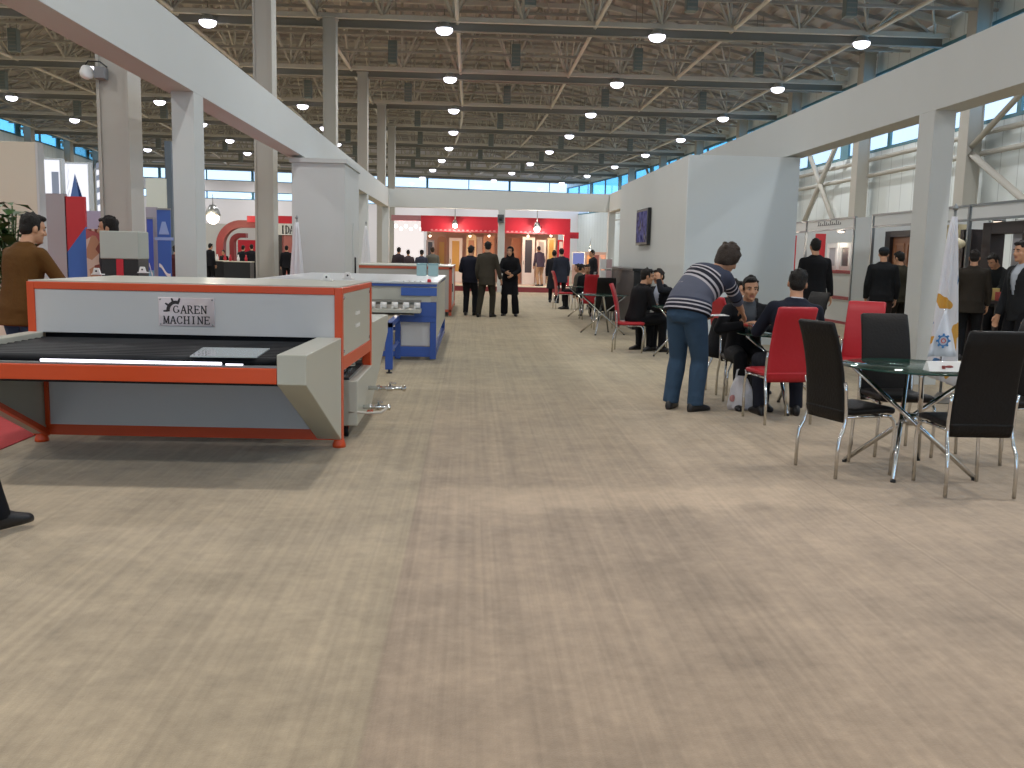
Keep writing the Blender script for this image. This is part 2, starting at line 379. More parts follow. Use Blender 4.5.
for i, y in enumerate(TY):
    t = thing('roof_truss', nth(i, 'grey steel roof truss spanning the hall from wall to wall'), 'truss', (dl(y), y, 0), 0, 'roof trusses')
    t.rotation_euler.z = yw(y)
    for nm, me in zip(('bottom_chord', 'girder', 'top_chord', 'web', 'purlin'), TM + (pm,)):
        o = bpy.data.objects.new(nm, me); COL.objects.link(o); o.parent = t
# long members running down the hall under the roof
LX = [-.6 + 4.85 * k for k in range(-6, 4)]
for i, X in enumerate(LX):
    mb = MB(); pts = []
    for a, b in zip(YS[1:-2], YS[2:-1]):
        for q in range(3): y = a + (b - a) * q / 3; pts.append(cv(X, y, 9.5))
        zz = zr(X) - .2; mb.tube([cv(X, a, 9.5), cv(X, a + (b - a) / 2, zz), cv(X, b, 9.5)], .03, 4)
    mb.tube(pts, .075, 5)
    lab = 'long steel tie running under the roof, ' + ('leftmost, beside the left wall' if i == 0 else 'rightmost, near the right wall' if i == 9 else ['', 'second', 'third', 'fourth', 'fifth', 'sixth', 'seventh', 'eighth', 'ninth'][i] + ' from the left wall')
    tag(mb.build('roof_tie', mat('pale_tie_paint', '#d2ccc0', .5)), lab, 'roof tie', 'long roof ties')
# high-bay lamps
lens = emit('lamp_lens', '#f4f2ff', 14.0); bell = mat('lamp_bell', '#a9adab', .4, .3)
ROWS = [(-24.4, 'row nearest the left wall'), (-16.7, 'second row from the left wall'), (-9.15, 'row left of the grey columns'), (-1.05, 'row above the aisle'), (6.4, 'row right of the aisle'), (13.7, 'row nearest the right wall')]
LP = 480.0
def make_lamp():
    t = thing('highbay_lamp', 'x', 'lamp', (0, 0, 0), 0, 'high-bay lamps under the roof')
    MB().lathe([(.05, .50), (.09, .48), (.10, .30), (.16, .24), (.27, .10), (.30, .05), (.29, .05), (.25, .10)], n=20).build('lamp_shade', bell, t)
    MB().lathe([(.285, .06), (.29, .02), (.265, -.05), (.20, -.11), (.11, -.145), (.03, -.155)], n=24).build('lens', lens, t)
    MB().cyl((0, 0, .48), (0, 0, .72), .02, 6).build('hanger', steel_d, t)
    l = bpy.data.objects.new('bulb', LD); COL.objects.link(l); l.parent = t; l.location = (0, 0, -.17)
    return t
LD = bpy.data.lights.new('bulb', 'AREA'); LD.shape = 'DISK'; LD.size = .5; LD.energy = LP; LD.color = (1.0, .985, .97)
proto = make_lamp()
first = True
for ri, (X, rl) in enumerate(ROWS):
    for i, y in enumerate([-12.5] + TY):  # unseen near rows light the foreground; furthest row added to brighten far wall
        p = cv(X, y + .1, 9.15)
        lab = 'lit round high-bay lamp, ' + nth(i, 'in the ' + rl)
        if first: o = proto; first = False; o.location = p; o['label'] = lab
        else: o = dup(proto, p, 0, lab)
# grey boxes hanging between the trusses
def make_drop():
    t = thing('hanging_air_box', 'x', 'air box', (0, 0, 0), 0, 'grey boxes hanging under the roof')
    MB().box(-.17, .17, -.17, .17, 0, .85).build('casing', mat('grey_green_box', '#6d7672', .5), t, .01)
    g = MB()
    for k in range(5): g.box(-.14, .14, -.175, -.17, .08 + k * .14, .12 + k * .14)
    g.build('grille', steel_d, t)
    r = MB()
    for sx in (-.12, .12): r.cyl((sx, 0, .85), (sx, 0, 3.0), .015, 5)
    r.build('hanger', steel_d, t); return t
proto = make_drop(); first = True
for i, y in enumerate((29.6, 38.9, 48.2, 57.5, 66.8, 76.1, 85.4)):
    for k, X in enumerate([-22.6 + 4.85 * q for q in range(8)]):
        p = cv(X, y, 8.85); lab = '%s of the grey box rows hanging under the roof, %s' % (ORD[i], ('leftmost box' if k == 0 else ORD[k] + ' box from the left'))
        if first: first = False; o = proto; o.location = p; o['label'] = lab; o.rotation_euler.z = yw(y)
        else: dup(proto, p, yw(y), lab)

# ------------------------------------------------------------------ world and exposure
w = bpy.data.worlds.new('sky'); SC.world = w; w.use_nodes = True
bg = w.node_tree.nodes['Background']; bg.inputs[0].default_value = (.62, .80, 1.0, 1); bg.inputs[1].default_value = 4.6
SC.view_settings.view_transform = 'Standard'; SC.view_settings.look = 'None'; SC.view_settings.gamma = 1; SC.view_settings.exposure = -1.2
# ------------------------------------------------------------------ people
skinm = mat('skin', '#b98a6b', .5); skin_l = mat('skin_light', '#c79a7c', .5); lipm = mat('lips', '#98604f', .5)
eyew = mat('eye_white', '#a89c8e', .4); eyed = mat('eye_iris', '#20140e', .3)
def cloth(n, h, b=.35): return mat('cloth_' + n, h, .85, noise_amt=.12, nscale=14, bump=b, bscale=16, spec=.2)
def hairm(h): return mat('hair_' + h, '#' + h, .6, noise_amt=.25, nscale=60, bump=.6, bscale=90, spec=.3)
def ik(a, t, l1, l2, pole):
    a, t, pole = V(a), V(t), V(pole); d = t - a; L = min(d.length, (l1 + l2) * .999); u = d.normalized(); t = a + u * L
    x = (l1 * l1 - l2 * l2 + L * L) / (2 * L); h = math.sqrt(max(0, l1 * l1 - x * x)); p = pole - u * pole.dot(u)
    if p.length < 1e-5: p = V((0, 1, 0)) - u * u.y
    return a + u * x + p.normalized() * h, t
def RX(a): return Matrix.Rotation(a, 3, 'X')
def RY(a): return Matrix.Rotation(a, 3, 'Y')
def RZ(a): return Matrix.Rotation(a, 3, 'Z')
def hand_mb(mb, wr, d, nrm, ts, curl=.35, s=1.0, spread=0):
    d = V(d).normalized(); nrm = V(nrm); nrm = (nrm - d * nrm.dot(d)).normalized(); sv = d.cross(nrm) * ts      # sv points to the thumb side
    def ring(t, hw, th): c = wr + d * t; return [c + sv * hw * math.cos(2 * PI * k / 12) + nrm * th * math.sin(2 * PI * k / 12) for k in range(12)]
    mb.loft([ring(-.03 * s, .027 * s, .021 * s), ring(.0, .028 * s, .02 * s), ring(.03 * s, .038 * s, .018 * s), ring(.07 * s, .043 * s, .016 * s), ring(.095 * s, .041 * s, .013 * s)])
    for off, ln, c0 in ((.031, .072, .9), (.0105, .082, 1), (-.0105, .076, 1.1), (-.031, .06, 1.25)):
        p = wr + d * (.088 * s) + sv * off * s; a = 0; pts = [p]
        for seg, f in ((.45, .8), (.31, 1.3), (.24, 1.1)):
            a += curl * c0 * f; p = p + (d * math.cos(a) + nrm * math.sin(a) + sv * off * spread * 6) * ln * seg * s; pts.append(p)
        mb.tube(pts, [.0095 * s, .0092 * s, .0085 * s, .007 * s], 8); mb.ell(pts[-1], .007 * s, 8, 5)
    p0 = wr + d * .02 * s + sv * .026 * s; p1 = p0 + (d * .7 + sv * .6 + nrm * .35).normalized() * .042 * s; p2 = p1 + (d * .9 + sv * .25 + nrm * .35).normalized() * .03 * s; p3 = p2 + (d * .9 + nrm * .4).normalized() * .022 * s
    mb.tube([p0, p1, p2, p3], [.014 * s, .012 * s, .0105 * s, .008 * s], 8); mb.ell(p3, .008 * s, 8, 5)
def person(label, loc, face, H, o, group=None, vox=.011):
    """loc: floor point; face: world heading in degrees (0 = to the right, 90 = away); o: pose and clothes"""
    s = H / 1.75; g = o.get
    P = V(g('pelvis', (0, 0, .95))); lean = math.radians(g('lean', 3)); side = math.radians(g('side', 0)); tw = math.radians(g('twist', 0))
    Rt = RZ(tw) @ RY(side) @ RX(-lean); Rp = RZ(tw * .3) @ RX(-lean * g('plean', .3))
    p1 = P + Rp @ V((0, 0, .17)); N = p1 + Rt @ V((0, 0, .33))
    def T(x, y, z):            # torso coordinates to root
        if z <= .12: return P + Rp @ V((x, y, z))
        if z >= .22: return p1 + Rt @ V((x, y, z - .17))
        f = (z - .12) / .10; return (P + Rp @ V((x, y, z))) * (1 - f) + (p1 + Rt @ V((x, y, z - .17))) * f
    hy, hp, hr = [math.radians(a) for a in g('head', (0, 5, 0))]
    Rh = RZ(tw + hy) @ RX(-hp) @ RY(hr); Hc = N + Rt @ V((0, .012, .035)) + Rh @ V((0, .022, .115))
    fem = g('fem', False); shw = g('shw', .165 if fem else .185)
    S = {1: T(shw, 0, .432), -1: T(-shw, 0, .432)}; HIP = {1: P + Rp @ V((.09, 0, -.03)), -1: P + Rp @ V((-.09, 0, -.03))}
    fr = Rt @ V((0, 1, 0)); arms = {}; legs = {}
    for sd, k in ((1, 'r'), (-1, 'l')):
        dflt = S[sd] + V((sd * .05, .06, -.52)); h = g('h' + k); h = V(h) if h else dflt
        e, wv = ik(S[sd], h, .285, .255, g('e' + k, (sd * .5, -1, -.2))); arms[sd] = (S[sd], e, wv)
        f = V(g('f' + k, (sd * .1, 0, .08))); kn, an = ik(HIP[sd], f, .435, .425, g('k' + k, (sd * .1, 1, .15))); legs[sd] = (HIP[sd], kn, an)
    toe = {1: math.radians(g('tr', -10)), -1: math.radians(g('tl', 10))}
    def trings(infl, zs=None, fat=1.0):
        belly = g('belly', 0)
        base = [(-.10, .145, .095, -.01), (-.03, .165, .115, -.01), (.05, .158, .108, 0), (.14, .145, .10, .005), (.22, .148, .104, .008), (.32, .168, .115, .005), (.40, .178, .108, -.002), (.445, .165, .085, -.006), (.475, .11, .065, -.008), (.51, .06, .055, -.005)]
        if fem: base = [(z, hw * (.98 if z < .1 else .88), hd, y) for z, hw, hd, y in base]
        rings = []
        for z, hw, hd, yo in base:
            if zs and not (zs[0] <= z <= zs[1]): continue
            b = belly * max(0, 1 - abs(z - .12) / .2); hw = hw * fat + infl + b * .4; hd = hd * fat + infl + b * .5
            rings.append([T(hw * abs(math.cos(a)) ** .85 * (1 if math.cos(a) > 0 else -1), yo + b * .5 + hd * math.sin(a), z) for a in [2 * PI * q / 20 for q in range(20)]])
        return rings
    M = Matrix.Scale(s, 4); root = thing('person', label, 'person', (loc[0], loc[1], loc[2] if len(loc) > 2 else 0), math.radians(face - 90), group); WL[root] = V()
    def fin(me): me.transform(M); return me
    # --- body
    b = MB(); b.loft(trings(0)); sk = g('skin', skinm)
    for sd in (1, -1):
        a, e, wv = arms[sd]; b.ell(a, .058, 10, 6); b.cap_(a, .05, e, .039); b.tube([e, e + (wv - e) * .3, wv], [.039, .041, .027], 12); b.ell(e, .039, 10, 6)
        d = (wv - e).normalized(); hd_ = g('hd' + ('r' if sd > 0 else 'l')); d = V(hd_) if hd_ else d
        nrm = g('hn' + ('r' if sd > 0 else 'l'), (-sd, .15, 0)); ts = 1
        up = V(g('thumb', (0, 1, .6))); sv = V(d).normalized().cross((V(nrm) - V(d).normalized() * V(nrm).dot(V(d).normalized())).normalized())
        if sv.dot(up) < 0: ts = -1
        hand_mb(b, wv, d, nrm, ts, g('curl', .35))
        h, kn, an = legs[sd]; b.ell(h, .085, 12, 7); b.tube([h, h + (kn - h) * .35, kn], [.084, .078, .054], 14); b.ell(kn, .054, 10, 6)
        b.tube([kn, kn + (an - kn) * .3, an], [.052, .056, .036], 12); b.ell(an, .04, 8, 5)
        fd = RZ(toe[sd]) @ V((0, 1, 0)); b.tube([an + V((0, 0, -.03)), an + fd * .07 + V((0, 0, -.045)), an + fd * .15 + V((0, 0, -.055))], [.035, .033, .02], 10)
    b.tube([N + Rt @ V((0, -.012, -.04)), Hc + Rh @ V((0, -.02, -.06))], [.06, .054], 14)
    def hd(x, y, z): return Hc + Rh @ V((x, y, z))
    def he(c, r, n=16, m=10): b.ell(hd(*c), r, n, m, Rh)
    he((0, -.008, .035), (.074, .093, .082)); he((0, .018, -.03), (.06, .072, .075)); he((0, .04, -.065), (.046, .05, .045)); he((0, .078, -.088), (.022, .018, .018))
    b.cap_(hd(0, .086, .02), .010, hd(0, .104, -.022), .0135); b.ell(hd(.011, .092, -.024), .009, 8, 5); b.ell(hd(-.011, .092, -.024), .009, 8, 5)
    b.cap_(hd(-.036, .072, .034), .011, hd(.036, .072, .034), .011)
    for sx in (1, -1):
        he((sx * .042, .055, -.02), (.022, .025, .02), 10, 6); b.ell(hd(sx * .076, -.006, -.004), (.010, .020, .031), 8, 6, Rh)
    b.cap_(hd(-.017, .083, -.052), .007, hd(.017, .083, -.052), .007); b.cap_(hd(-.014, .083, -.061), .0075, hd(.014, .083, -.061), .0075)
    me = fin(voxel(b, vox, 2, .4)); Hi = (Matrix.Translation(Hc) @ Rh.to_4x4()).inverted()
    body = link('body', me, [sk, lipm], root)
    for p in me.polygons:
        q = Hi @ (p.center / s)
        if q.y > .07 and abs(q.x) < .026 and -.068 < q.z < -.047: p.material_index = 1
    def piece(nm, mb, m, par=root, vx=None, sm=3, test=None):
        me = voxel(mb, vx or max(.012, vox), sm)
        if test: cut(me, test)
        return link(nm, fin(me), m, par)
    # --- face details
    hm = hairm(g('hair', ('short', '1a1613'))[1]); hs = g('hair', ('short', ''))[0]
    for sx in (1, -1):
        e = MB(); e.ell(hd(sx * .031, .0725, .013), (.0125, .009, .0062), 10, 6, Rh); e.ell(hd(sx * .031, .0785, .013), (.0062, .0035, .0058), 8, 5, Rh, 1)
        fin(m_ := e.mesh('eye')); link('eye', m_, [eyew, eyed], root)
        e = MB(); e.tube([hd(sx * .014, .085, .031), hd(sx * .032, .084, .037), hd(sx * .050, .073, .031)], [.004, .005, .003], 6); link('eyebrow', fin(e.mesh('eyebrow')), hm, root)
    if g('stache'):
        e = MB(); e.tube([hd(-.03, .083, -.048), hd(0, .094, -.040), hd(.03, .083, -.048)], [.003, .007, .003], 6); link('moustache', fin(e.mesh('m')), hm, root)
    if g('beard'):
        e = MB(); e.ell(hd(0, .03, -.07), (.058, .062, .045), 14, 8, Rh); e.ell(hd(0, .072, -.09), (.03, .024, .024), 10, 6, Rh); piece('beard', e, hm, vx=.01, test=lambda c: (Hi @ c).z > -.045)
    # --- hair
    h = MB(); rnd = random.Random(label)
    if hs in ('short', 'full', 'bald'):
        k = {'short': 1.0, 'full': 1.28, 'bald': .99}[hs]
        h.ell(hd(0, -.024, .046), (.080 * k, .090 * k, .086 * k), 20, 12, Rh); h.ell(hd(0, -.052, .0), (.070 * k, .058 * k, .07 * k), 16, 8, Rh)
        for sx in (1, -1): h.ell(hd(sx * .070, .012, .015), (.012, .018, .035), 8, 6, Rh)
        h.ell(hd(.01, .045, .098), (.055, .04, .026), 12, 7, Rh)
        if hs == 'full':
            h.ell(hd(0, -.075, -.045), (.062, .04, .05), 12, 8, Rh)
            for sx in (1, -1): h.ell(hd(sx * .078, -.03, .0), (.022, .04, .06), 10, 8, Rh)
        for q in range(26 if hs == 'full' else 14):
            th, ph = rnd.uniform(.0, 1.5), rnd.uniform(0, 2 * PI); c = V((.078 * k * math.sin(th) * math.cos(ph), -.024 + .088 * k * math.sin(th) * math.sin(ph), .046 + .084 * k * math.cos(th)))
            if c.y < .055: h.ell(Hc + Rh @ c, rnd.uniform(.012, .02) * k, 8, 5)
        if hs != 'bald': piece('hair', h, hm, vx=.009, sm=1)
    if hs == 'scarf':
        h.ell(hd(0, -.018, .04), (.088, .105, .092), 20, 12, Rh); h.ell(hd(0, -.03, -.05), (.085, .085, .09), 16, 10, Rh); h.loft([[T(r * math.cos(a), -.01 + r * .75 * math.sin(a), z) for a in [2 * PI * q / 16 for q in range(16)]] for r, z in ((.19, .40), (.16, .46), (.10, .53), (.09, .60))])
        piece('headscarf', h, cloth('scarf_black', '#131316'), test=lambda c: (lambda q: q.y > .05 and abs(q.x) < .06 and -.10 < q.z < .075)(Hi @ c))
    if hs == 'cap':
        h.ell(hd(0, -.02, .04), (.081, .092, .08), 18, 10, Rh); piece('hair', h, hm, vx=.01)
        c = MB(); c.ell(hd(0, -.008, .06), (.087, .105, .07), 18, 10, Rh); c.ell(hd(0, .09, .055), (.07, .065, .010), 14, 8, Rh)
        piece('cap', c, cloth('cap', '#20262b'), vx=.01, test=lambda c_: (Hi @ c_).z < .02)
    # --- clothes
    tc = g('top', '#1c1d22'); kind = g('topkind', 'jacket'); infl = .024 if kind in ('jacket', 'coat') else .026
    t = MB(); bulk = g('bulk', 1.0); t.loft(trings(infl, (g('zlo', -.2), .48), g('tbulk', bulk)))
    hem = g('hem', -.14)
    if hem < -.10:
        rr = []
        for z, hw, hd__ in ((.0, .185, .135), (-.10, .190, .140), (hem, .19 + (-hem - .1) * .12, .145 + (-hem - .1) * .12)):
            rr.append([P + Rp @ V((hw * math.cos(a), -.012 + hd__ * math.sin(a), z)) for a in [2 * PI * q / 20 for q in range(20)]])
        t.loft(rr)
    sl = g('sleeve', 1.0)
    for sd in (1, -1):
        a, e, wv = arms[sd]; t.ell(a + Rt @ V((-sd * .018, 0, -.002)), (.064 if infl > .02 else .062) * bulk, 12, 8); r0, r1, r2 = [q * bulk for q in ((.061, .053, .044) if infl > .02 else (.058, .05, .042))]
        t.cap_(a, r0, e, r1); ee = e + (wv - e) * (sl if sl < 1 else .97); t.tube([e, e + (ee - e) * .4, ee], [r1, r1 * .98, r2 if sl == 1 else r2 * 1.06], 14)
    t.cap_(T(-.115, -.008, .432), .070 * bulk, T(.115, -.008, .432), .070 * bulk); t.cap_(T(-.05, -.012, .468), .07, T(.05, -.012, .468), .07)
    if kind in ('jacket', 'coat'): t.loft([[T(r * math.cos(a), -.012 + r * .9 * math.sin(a), z) for a in [2 * PI * q / 16 for q in range(16)]] for r, z in ((.105, .44), (.082, .50), (.070, .525))])
    TI = (Matrix.Translation(p1) @ Rt.to_4x4()).inverted()
    sh = g('shirt')
    def vcut(c):
        q = TI @ c; z = q.z + .17; return q.y > .02 and .16 < z < .56 and abs(q.x) < .012 + .062 * max(0, min(1, (z - .16) / .28))
    tm = g('topmat') or cloth(tc[1:], tc)
    top = piece({'jacket': 'jacket', 'coat': 'coat', 'sweater': 'sweater'}[kind], t, tm, test=vcut if sh else None, vx=max(.013, vox))
    if g('topmat'):        # stripe coordinate runs along the torso and along each sleeve
        at_ = top.data.attributes.new('stripe', 'FLOAT', 'POINT')
        for i, v in enumerate(top.data.vertices):
            p = v.co / s; best = None; q = TI @ p; val = q.z + .17
            if q.z < 0: val = (Rp.transposed() @ (p - P)).z
            dt = math.hypot(max(0, abs(q.x) - .12), max(0, abs(q.y) - .06))
            for sd in (1, -1):
                a, e, wv = arms[sd]; L = 0
                for A, B in ((a, e), (e, wv)):
                    d = B - A; tt = max(0, min(1, (p - A).dot(d) / d.length_squared)); ds = (p - A - d * tt).length
                    if ds < .075 and dt > .0 and (best is None or ds < best): best = ds; val = 1.0 + L + d.length * tt
                    L += d.length
            at_.data[i].value = val
    if sh:
        t = MB(); t.loft(trings(.012, (-.2, .48))); t.cap_(T(-.10, -.006, .44), .064, T(.10, -.006, .44), .064); t.cap_(T(-.05, -.008, .47), .062, T(.05, -.008, .47), .062); t.loft([[T(r * math.cos(a), -.006 + r * .95 * math.sin(a), z) for a in [2 * PI * q / 16 for q in range(16)]] for r, z in ((.095, .45), (.068, .50), (.066, .535))])
        piece('shirt', t, cloth('shirt' + sh[1:], sh, .15), test=lambda c: (TI @ c).z + .17 < .05)
    pc = g('pants', '#15161a'); t = MB()
    t.loft([[P + Rp @ V((hw * math.cos(a), -.008 + hd__ * math.sin(a), z)) for a in [2 * PI * q / 20 for q in range(20)]] for z, hw, hd__ in [(z_, a_ * bulk, b_ * bulk) for z_, a_, b_ in ((.04, .150, .104), (-.01, .174, .124), (-.09, .165, .118), (-.14, .10, .09))]])
    fl_ = g('flare', 1.0)
    for sd in (1, -1):
        h_, kn, an = legs[sd]; t.ell(h_, .1 * bulk, 14, 8); t.tube([h_, h_ + (kn - h_) * .35, kn], [.099 * bulk, .093 * bulk, .071 * bulk], 16); t.ell(kn, .071 * bulk, 12, 8)
        d = an - kn; ank = an - V((0, 0, .02)); t.tube([kn, kn + d * .3, kn + d * .75, ank], [.069 * bulk, .071 * bulk * fl_ ** .5, .060 * fl_ * bulk, .060 * fl_ * bulk], 14)
    piece('trousers', t, g('pantsmat') or cloth(pc[1:], pc), vx=max(.013, vox))
    sc_ = g('shoe', '#141214')
    for sd in (1, -1):
        an = legs[sd][2]; fz = an.z - .08; fd = RZ(toe[sd]) @ V((0, 1, 0)); lv = RZ(toe[sd]) @ V((1, 0, 0)); rings = []
        pit = math.radians(g('pitch' + ('r' if sd > 0 else 'l'), 0))
        for tt, hw, hh in ((-.085, .014, .05), (-.075, .03, .075), (-.03, .037, .098), (.03, .04, .092), (.09, .046, .062), (.14, .045, .048), (.175, .034, .038), (.192, .012, .024)):
            c = V((an.x, an.y, fz)) + fd * tt
            rings.append([c + lv * hw * math.cos(a) + V((0, 0, max(0.0, .5 * hh + .62 * hh * math.sin(a)) if math.sin(a) > -.75 else 0.0)) for a in [2 * PI * q / 14 for q in range(14)]])
        m_ = MB(); m_.loft(rings)
        if pit: m_.xf(Matrix.Translation(an) @ Matrix.Rotation(pit, 4, lv) @ Matrix.Translation(-an))
        link('shoe', fin(m_.mesh('shoe')), mat('shoe' + sc_[1:], sc_, .4), root)
    return root
SIT = dict(pelvis=(0, 0, .54), fr=(.12, .42, .08), fl=(-.12, .42, .08), kr=(.05, .6, 1), kl=(-.05, .6, 1), lean=6, plean=.6, hem=-.10)
# ------------------------------------------------------------------ white frame of the big stand
YB = 38.0; ZB, ZT = 3.26, 3.95
def board(name, label, cat, x0, x1, y0, y1, z0, z1, group=None, m=None):
    return tag(MB().box(x0, x1, y0, y1, z0, z1).build(name, m or white, bevel=.004), label, cat, group)
board('fascia_beam', 'long white boxed fascia beam running down the left side of the aisle', 'beam', -3.58, -3.25, 2.5, YB + .4, ZB, ZT)
board('fascia_beam', 'long white boxed fascia beam running down the right side of the aisle', 'beam', 5.435, 5.78, 2.5, YB + .4, ZB, ZT)
board('fascia_beam', 'white boxed fascia beam crossing the far end of the aisle above the three standing people', 'beam', -3.248, 5.433, YB, YB + .4, ZB, ZT)
def pillar(x0, y0, lab):
    t = thing('beam_pillar', lab, 'pillar', (x0 + .13, y0 + .2, 0), 0, 'white pillars under the fascia beams')
    MB().box(x0, x0 + .26, y0, y0 + .4, 0, ZB).build('post', white, t, .004)
    MB().box(x0 - .008, x0 + .268, y0 - .008, y0 + .408, 0, .07).build('skirting', white, t); return t
pillar(-3.51, 11.54, 'square white pillar under the left beam, behind the orange machine')
pillar(-3.51, 30.2, 'square white pillar under the left beam, beyond the white storage box with the furled flag')
pillar(-3.51, YB, 'square white pillar in the far left corner where the left beam meets the cross beam')
pillar(5.435, 11.3, 'square white pillar under the right beam, beside the furled white flag')
pillar(5.435, YB, 'square white pillar in the far right corner where the right beam meets the cross beam')
t = pillar(1.06, YB, 'white pillar under the middle of the far cross beam, behind the woman in black')
tb = thing('hung_loudspeaker', 'small dark loudspeaker fixed high on the middle pillar under the far cross beam', 'loudspeaker', (1.07, YB - .2, 2.75))
MB().box(1.02, 1.27, YB - .22, YB - .005, 2.74, 3.05).build('casing', mat('speaker_grey', '#4b4f55', .5), tb, .01); MB().cyl((1.145, YB - .225, 2.88), (1.145, YB - .215, 2.88), .08).build('speaker_cone', blackm, tb)
# storage boxes
def storage(x0, x1, y0, y1, z1, lab, door, cornice):
    t = thing('storage_box', lab, 'partition', ((x0 + x1) / 2, (y0 + y1) / 2, 0))
    th = .08
    MB().box(x0, x1, y0, y0 + th, 0, z1).build('front_panel', (white if cornice else mat('white_board_cool', '#cdd6da', .7)), t)  # plain box front: cool daylight is put into the white board colour
    MB().box(x0, x1, y1 - th, y1, 0, z1).build('rear_panel', white, t)
    MB().box(x0, x0 + th, y0 + th, y1 - th, 0, z1).build('side_panel', white, t); MB().box(x1 - th, x1, y0 + th, y1 - th, 0, z1).build('side_panel', white, t)
    if cornice: MB().box(x0 - .04, x1 + .04, y0 - .04, y1 + .04, z1, z1 + .09).build('cornice', white, t, .005)
    if door:
        xs, ya, yb = door; MB().box(xs - .005, xs + .02, ya, yb, .02, 2.05).build('door', white, t, .004)
        d = [c for c in kids(t) if c.name.startswith('door')][-1]
        MB().cyl((xs + .045, ya + .1, 1.0), (xs + .045, ya + .1, 1.35), .018).build('handle', blackm, d)
    return t
storage(-3.45, -2.44, 18.7, 21.0, 3.13, 'white storage box standing under the left beam behind the orange machine', (-2.44, 19.9, 20.7), True)
storage(3.70, 5.62, 16.45, 23.9, 3.23, 'large white partition box under the right beam, carrying the wall screen', None, False)
t = thing('wall_screen', 'flat screen mounted on the white partition to the right of the aisle', 'screen', (3.6, 19.55, 1.7))
MB().box(3.62, 3.695, 19.7, 21.05, 1.74, 2.50).build('casing', blackm, t, .01)
def screenmat():
    m = bpy.data.materials.new('screen_picture'); m.use_nodes = True; nt = m.node_tree; nt.nodes.clear(); tc = nt.nodes.new('ShaderNodeTexCoord')
    n = nt.nodes.new('ShaderNodeTexNoise'); n.inputs['Scale'].default_value = 3.5; r = nt.nodes.new('ShaderNodeValToRGB'); cr = r.color_ramp
    for p, h in ((.35, '#3b3f6a'), (.5, '#8a86b8'), (.62, '#5a4f66')): cr.elements.new(p).color = lin(h)
    e = nt.nodes.new('ShaderNodeEmission'); e.inputs[1].default_value = .9; o = nt.nodes.new('ShaderNodeOutputMaterial')
    nt.links.new(tc.outputs['Object'], n.inputs[0]); nt.links.new(n.outputs[0], r.inputs[0]); nt.links.new(r.outputs[0], e.inputs[0]); nt.links.new(e.outputs[0], o.inputs[0]); return m
MB().box(3.612, 3.621, 19.78, 20.97, 1.80, 2.44).build('display', screenmat(), t)
t = thing('wall_counter', 'low black counter standing along the white partition below the wall screen', 'counter', (3.4, 20.8, 0))
MB().box(3.33, 3.685, 19.4, 23.7, 0, 1.2).build('body', blackm, t, .01); MB().box(3.29, 3.69, 19.36, 23.74, 1.2, 1.25).build('worktop', mat('black_top', '#1c1f1f', .3), t, .005)

# ------------------------------------------------------------------ serif letters made of strokes
SERIF = {'G': [('a', .5, .5, .42, .5, 40, 330), (.92, .12, .92, .42, .13), (.70, .42, 1.0, .42, .05)],
 'A': [(.10, 0, .50, 1, .05), (.50, 1, .90, 0, .14), (.26, .36, .72, .36, .05), (0, .02, .26, .02, .05), (.70, .02, 1.04, .02, .05)],
 'R': [(.18, 0, .18, 1, .14), ('a', .42, .75, .30, .24, -90, 90), (.18, .98, .45, .98, .06), (.18, .51, .45, .51, .06), (.44, .5, .92, 0, .13), (.02, .02, .36, .02, .05), (.02, .98, .3, .98, .05), (.82, .02, 1.0, .02, .05)],
 'E': [(.2, 0, .2, 1, .14), (.02, .98, .86, .98, .06), (.02, .02, .90, .02, .06), (.2, .52, .66, .52, .05), (.86, .8, .86, 1, .05), (.90, 0, .90, .22, .05), (.66, .42, .66, .62, .04)],
 'N': [(.16, 0, .16, 1, .05), (.16, .98, .86, .02, .14), (.86, 0, .86, 1, .05), (0, .02, .32, .02, .05), (0, .98, .24, .98, .05), (.7, .98, 1.02, .98, .05)],
 'M': [(.12, 0, .16, 1, .05), (.16, 1, .5, .05, .13), (.5, .05, .86, 1, .05), (.88, 0, .88, 1, .14), (-.04, .02, .28, .02, .05), (.72, .02, 1.06, .02, .05), (0, .98, .22, .98, .05), (.8, .98, 1.04, .98, .05)],
 'C': [('a', .5, .5, .42, .5, 45, 315), (.82, .70, .82, .98, .05), (.82, .05, .82, .25, .05)],
 'H': [(.16, 0, .16, 1, .14), (.84, 0, .84, 1, .14), (.16, .5, .84, .5, .05), (0, .02, .34, .02, .05), (0, .98, .34, .98, .05), (.66, .02, 1, .02, .05), (.66, .98, 1, .98, .05)],
 'I': [(.5, 0, .5, 1, .15), (.3, .02, .7, .02, .05), (.3, .98, .7, .98, .05)],
 'D': [(.2, 0, .2, 1, .14), ('a', .3, .5, .6, .47, -90, 90), (.05, .02, .4, .02, .05), (.05, .98, .4, .98, .05)]}
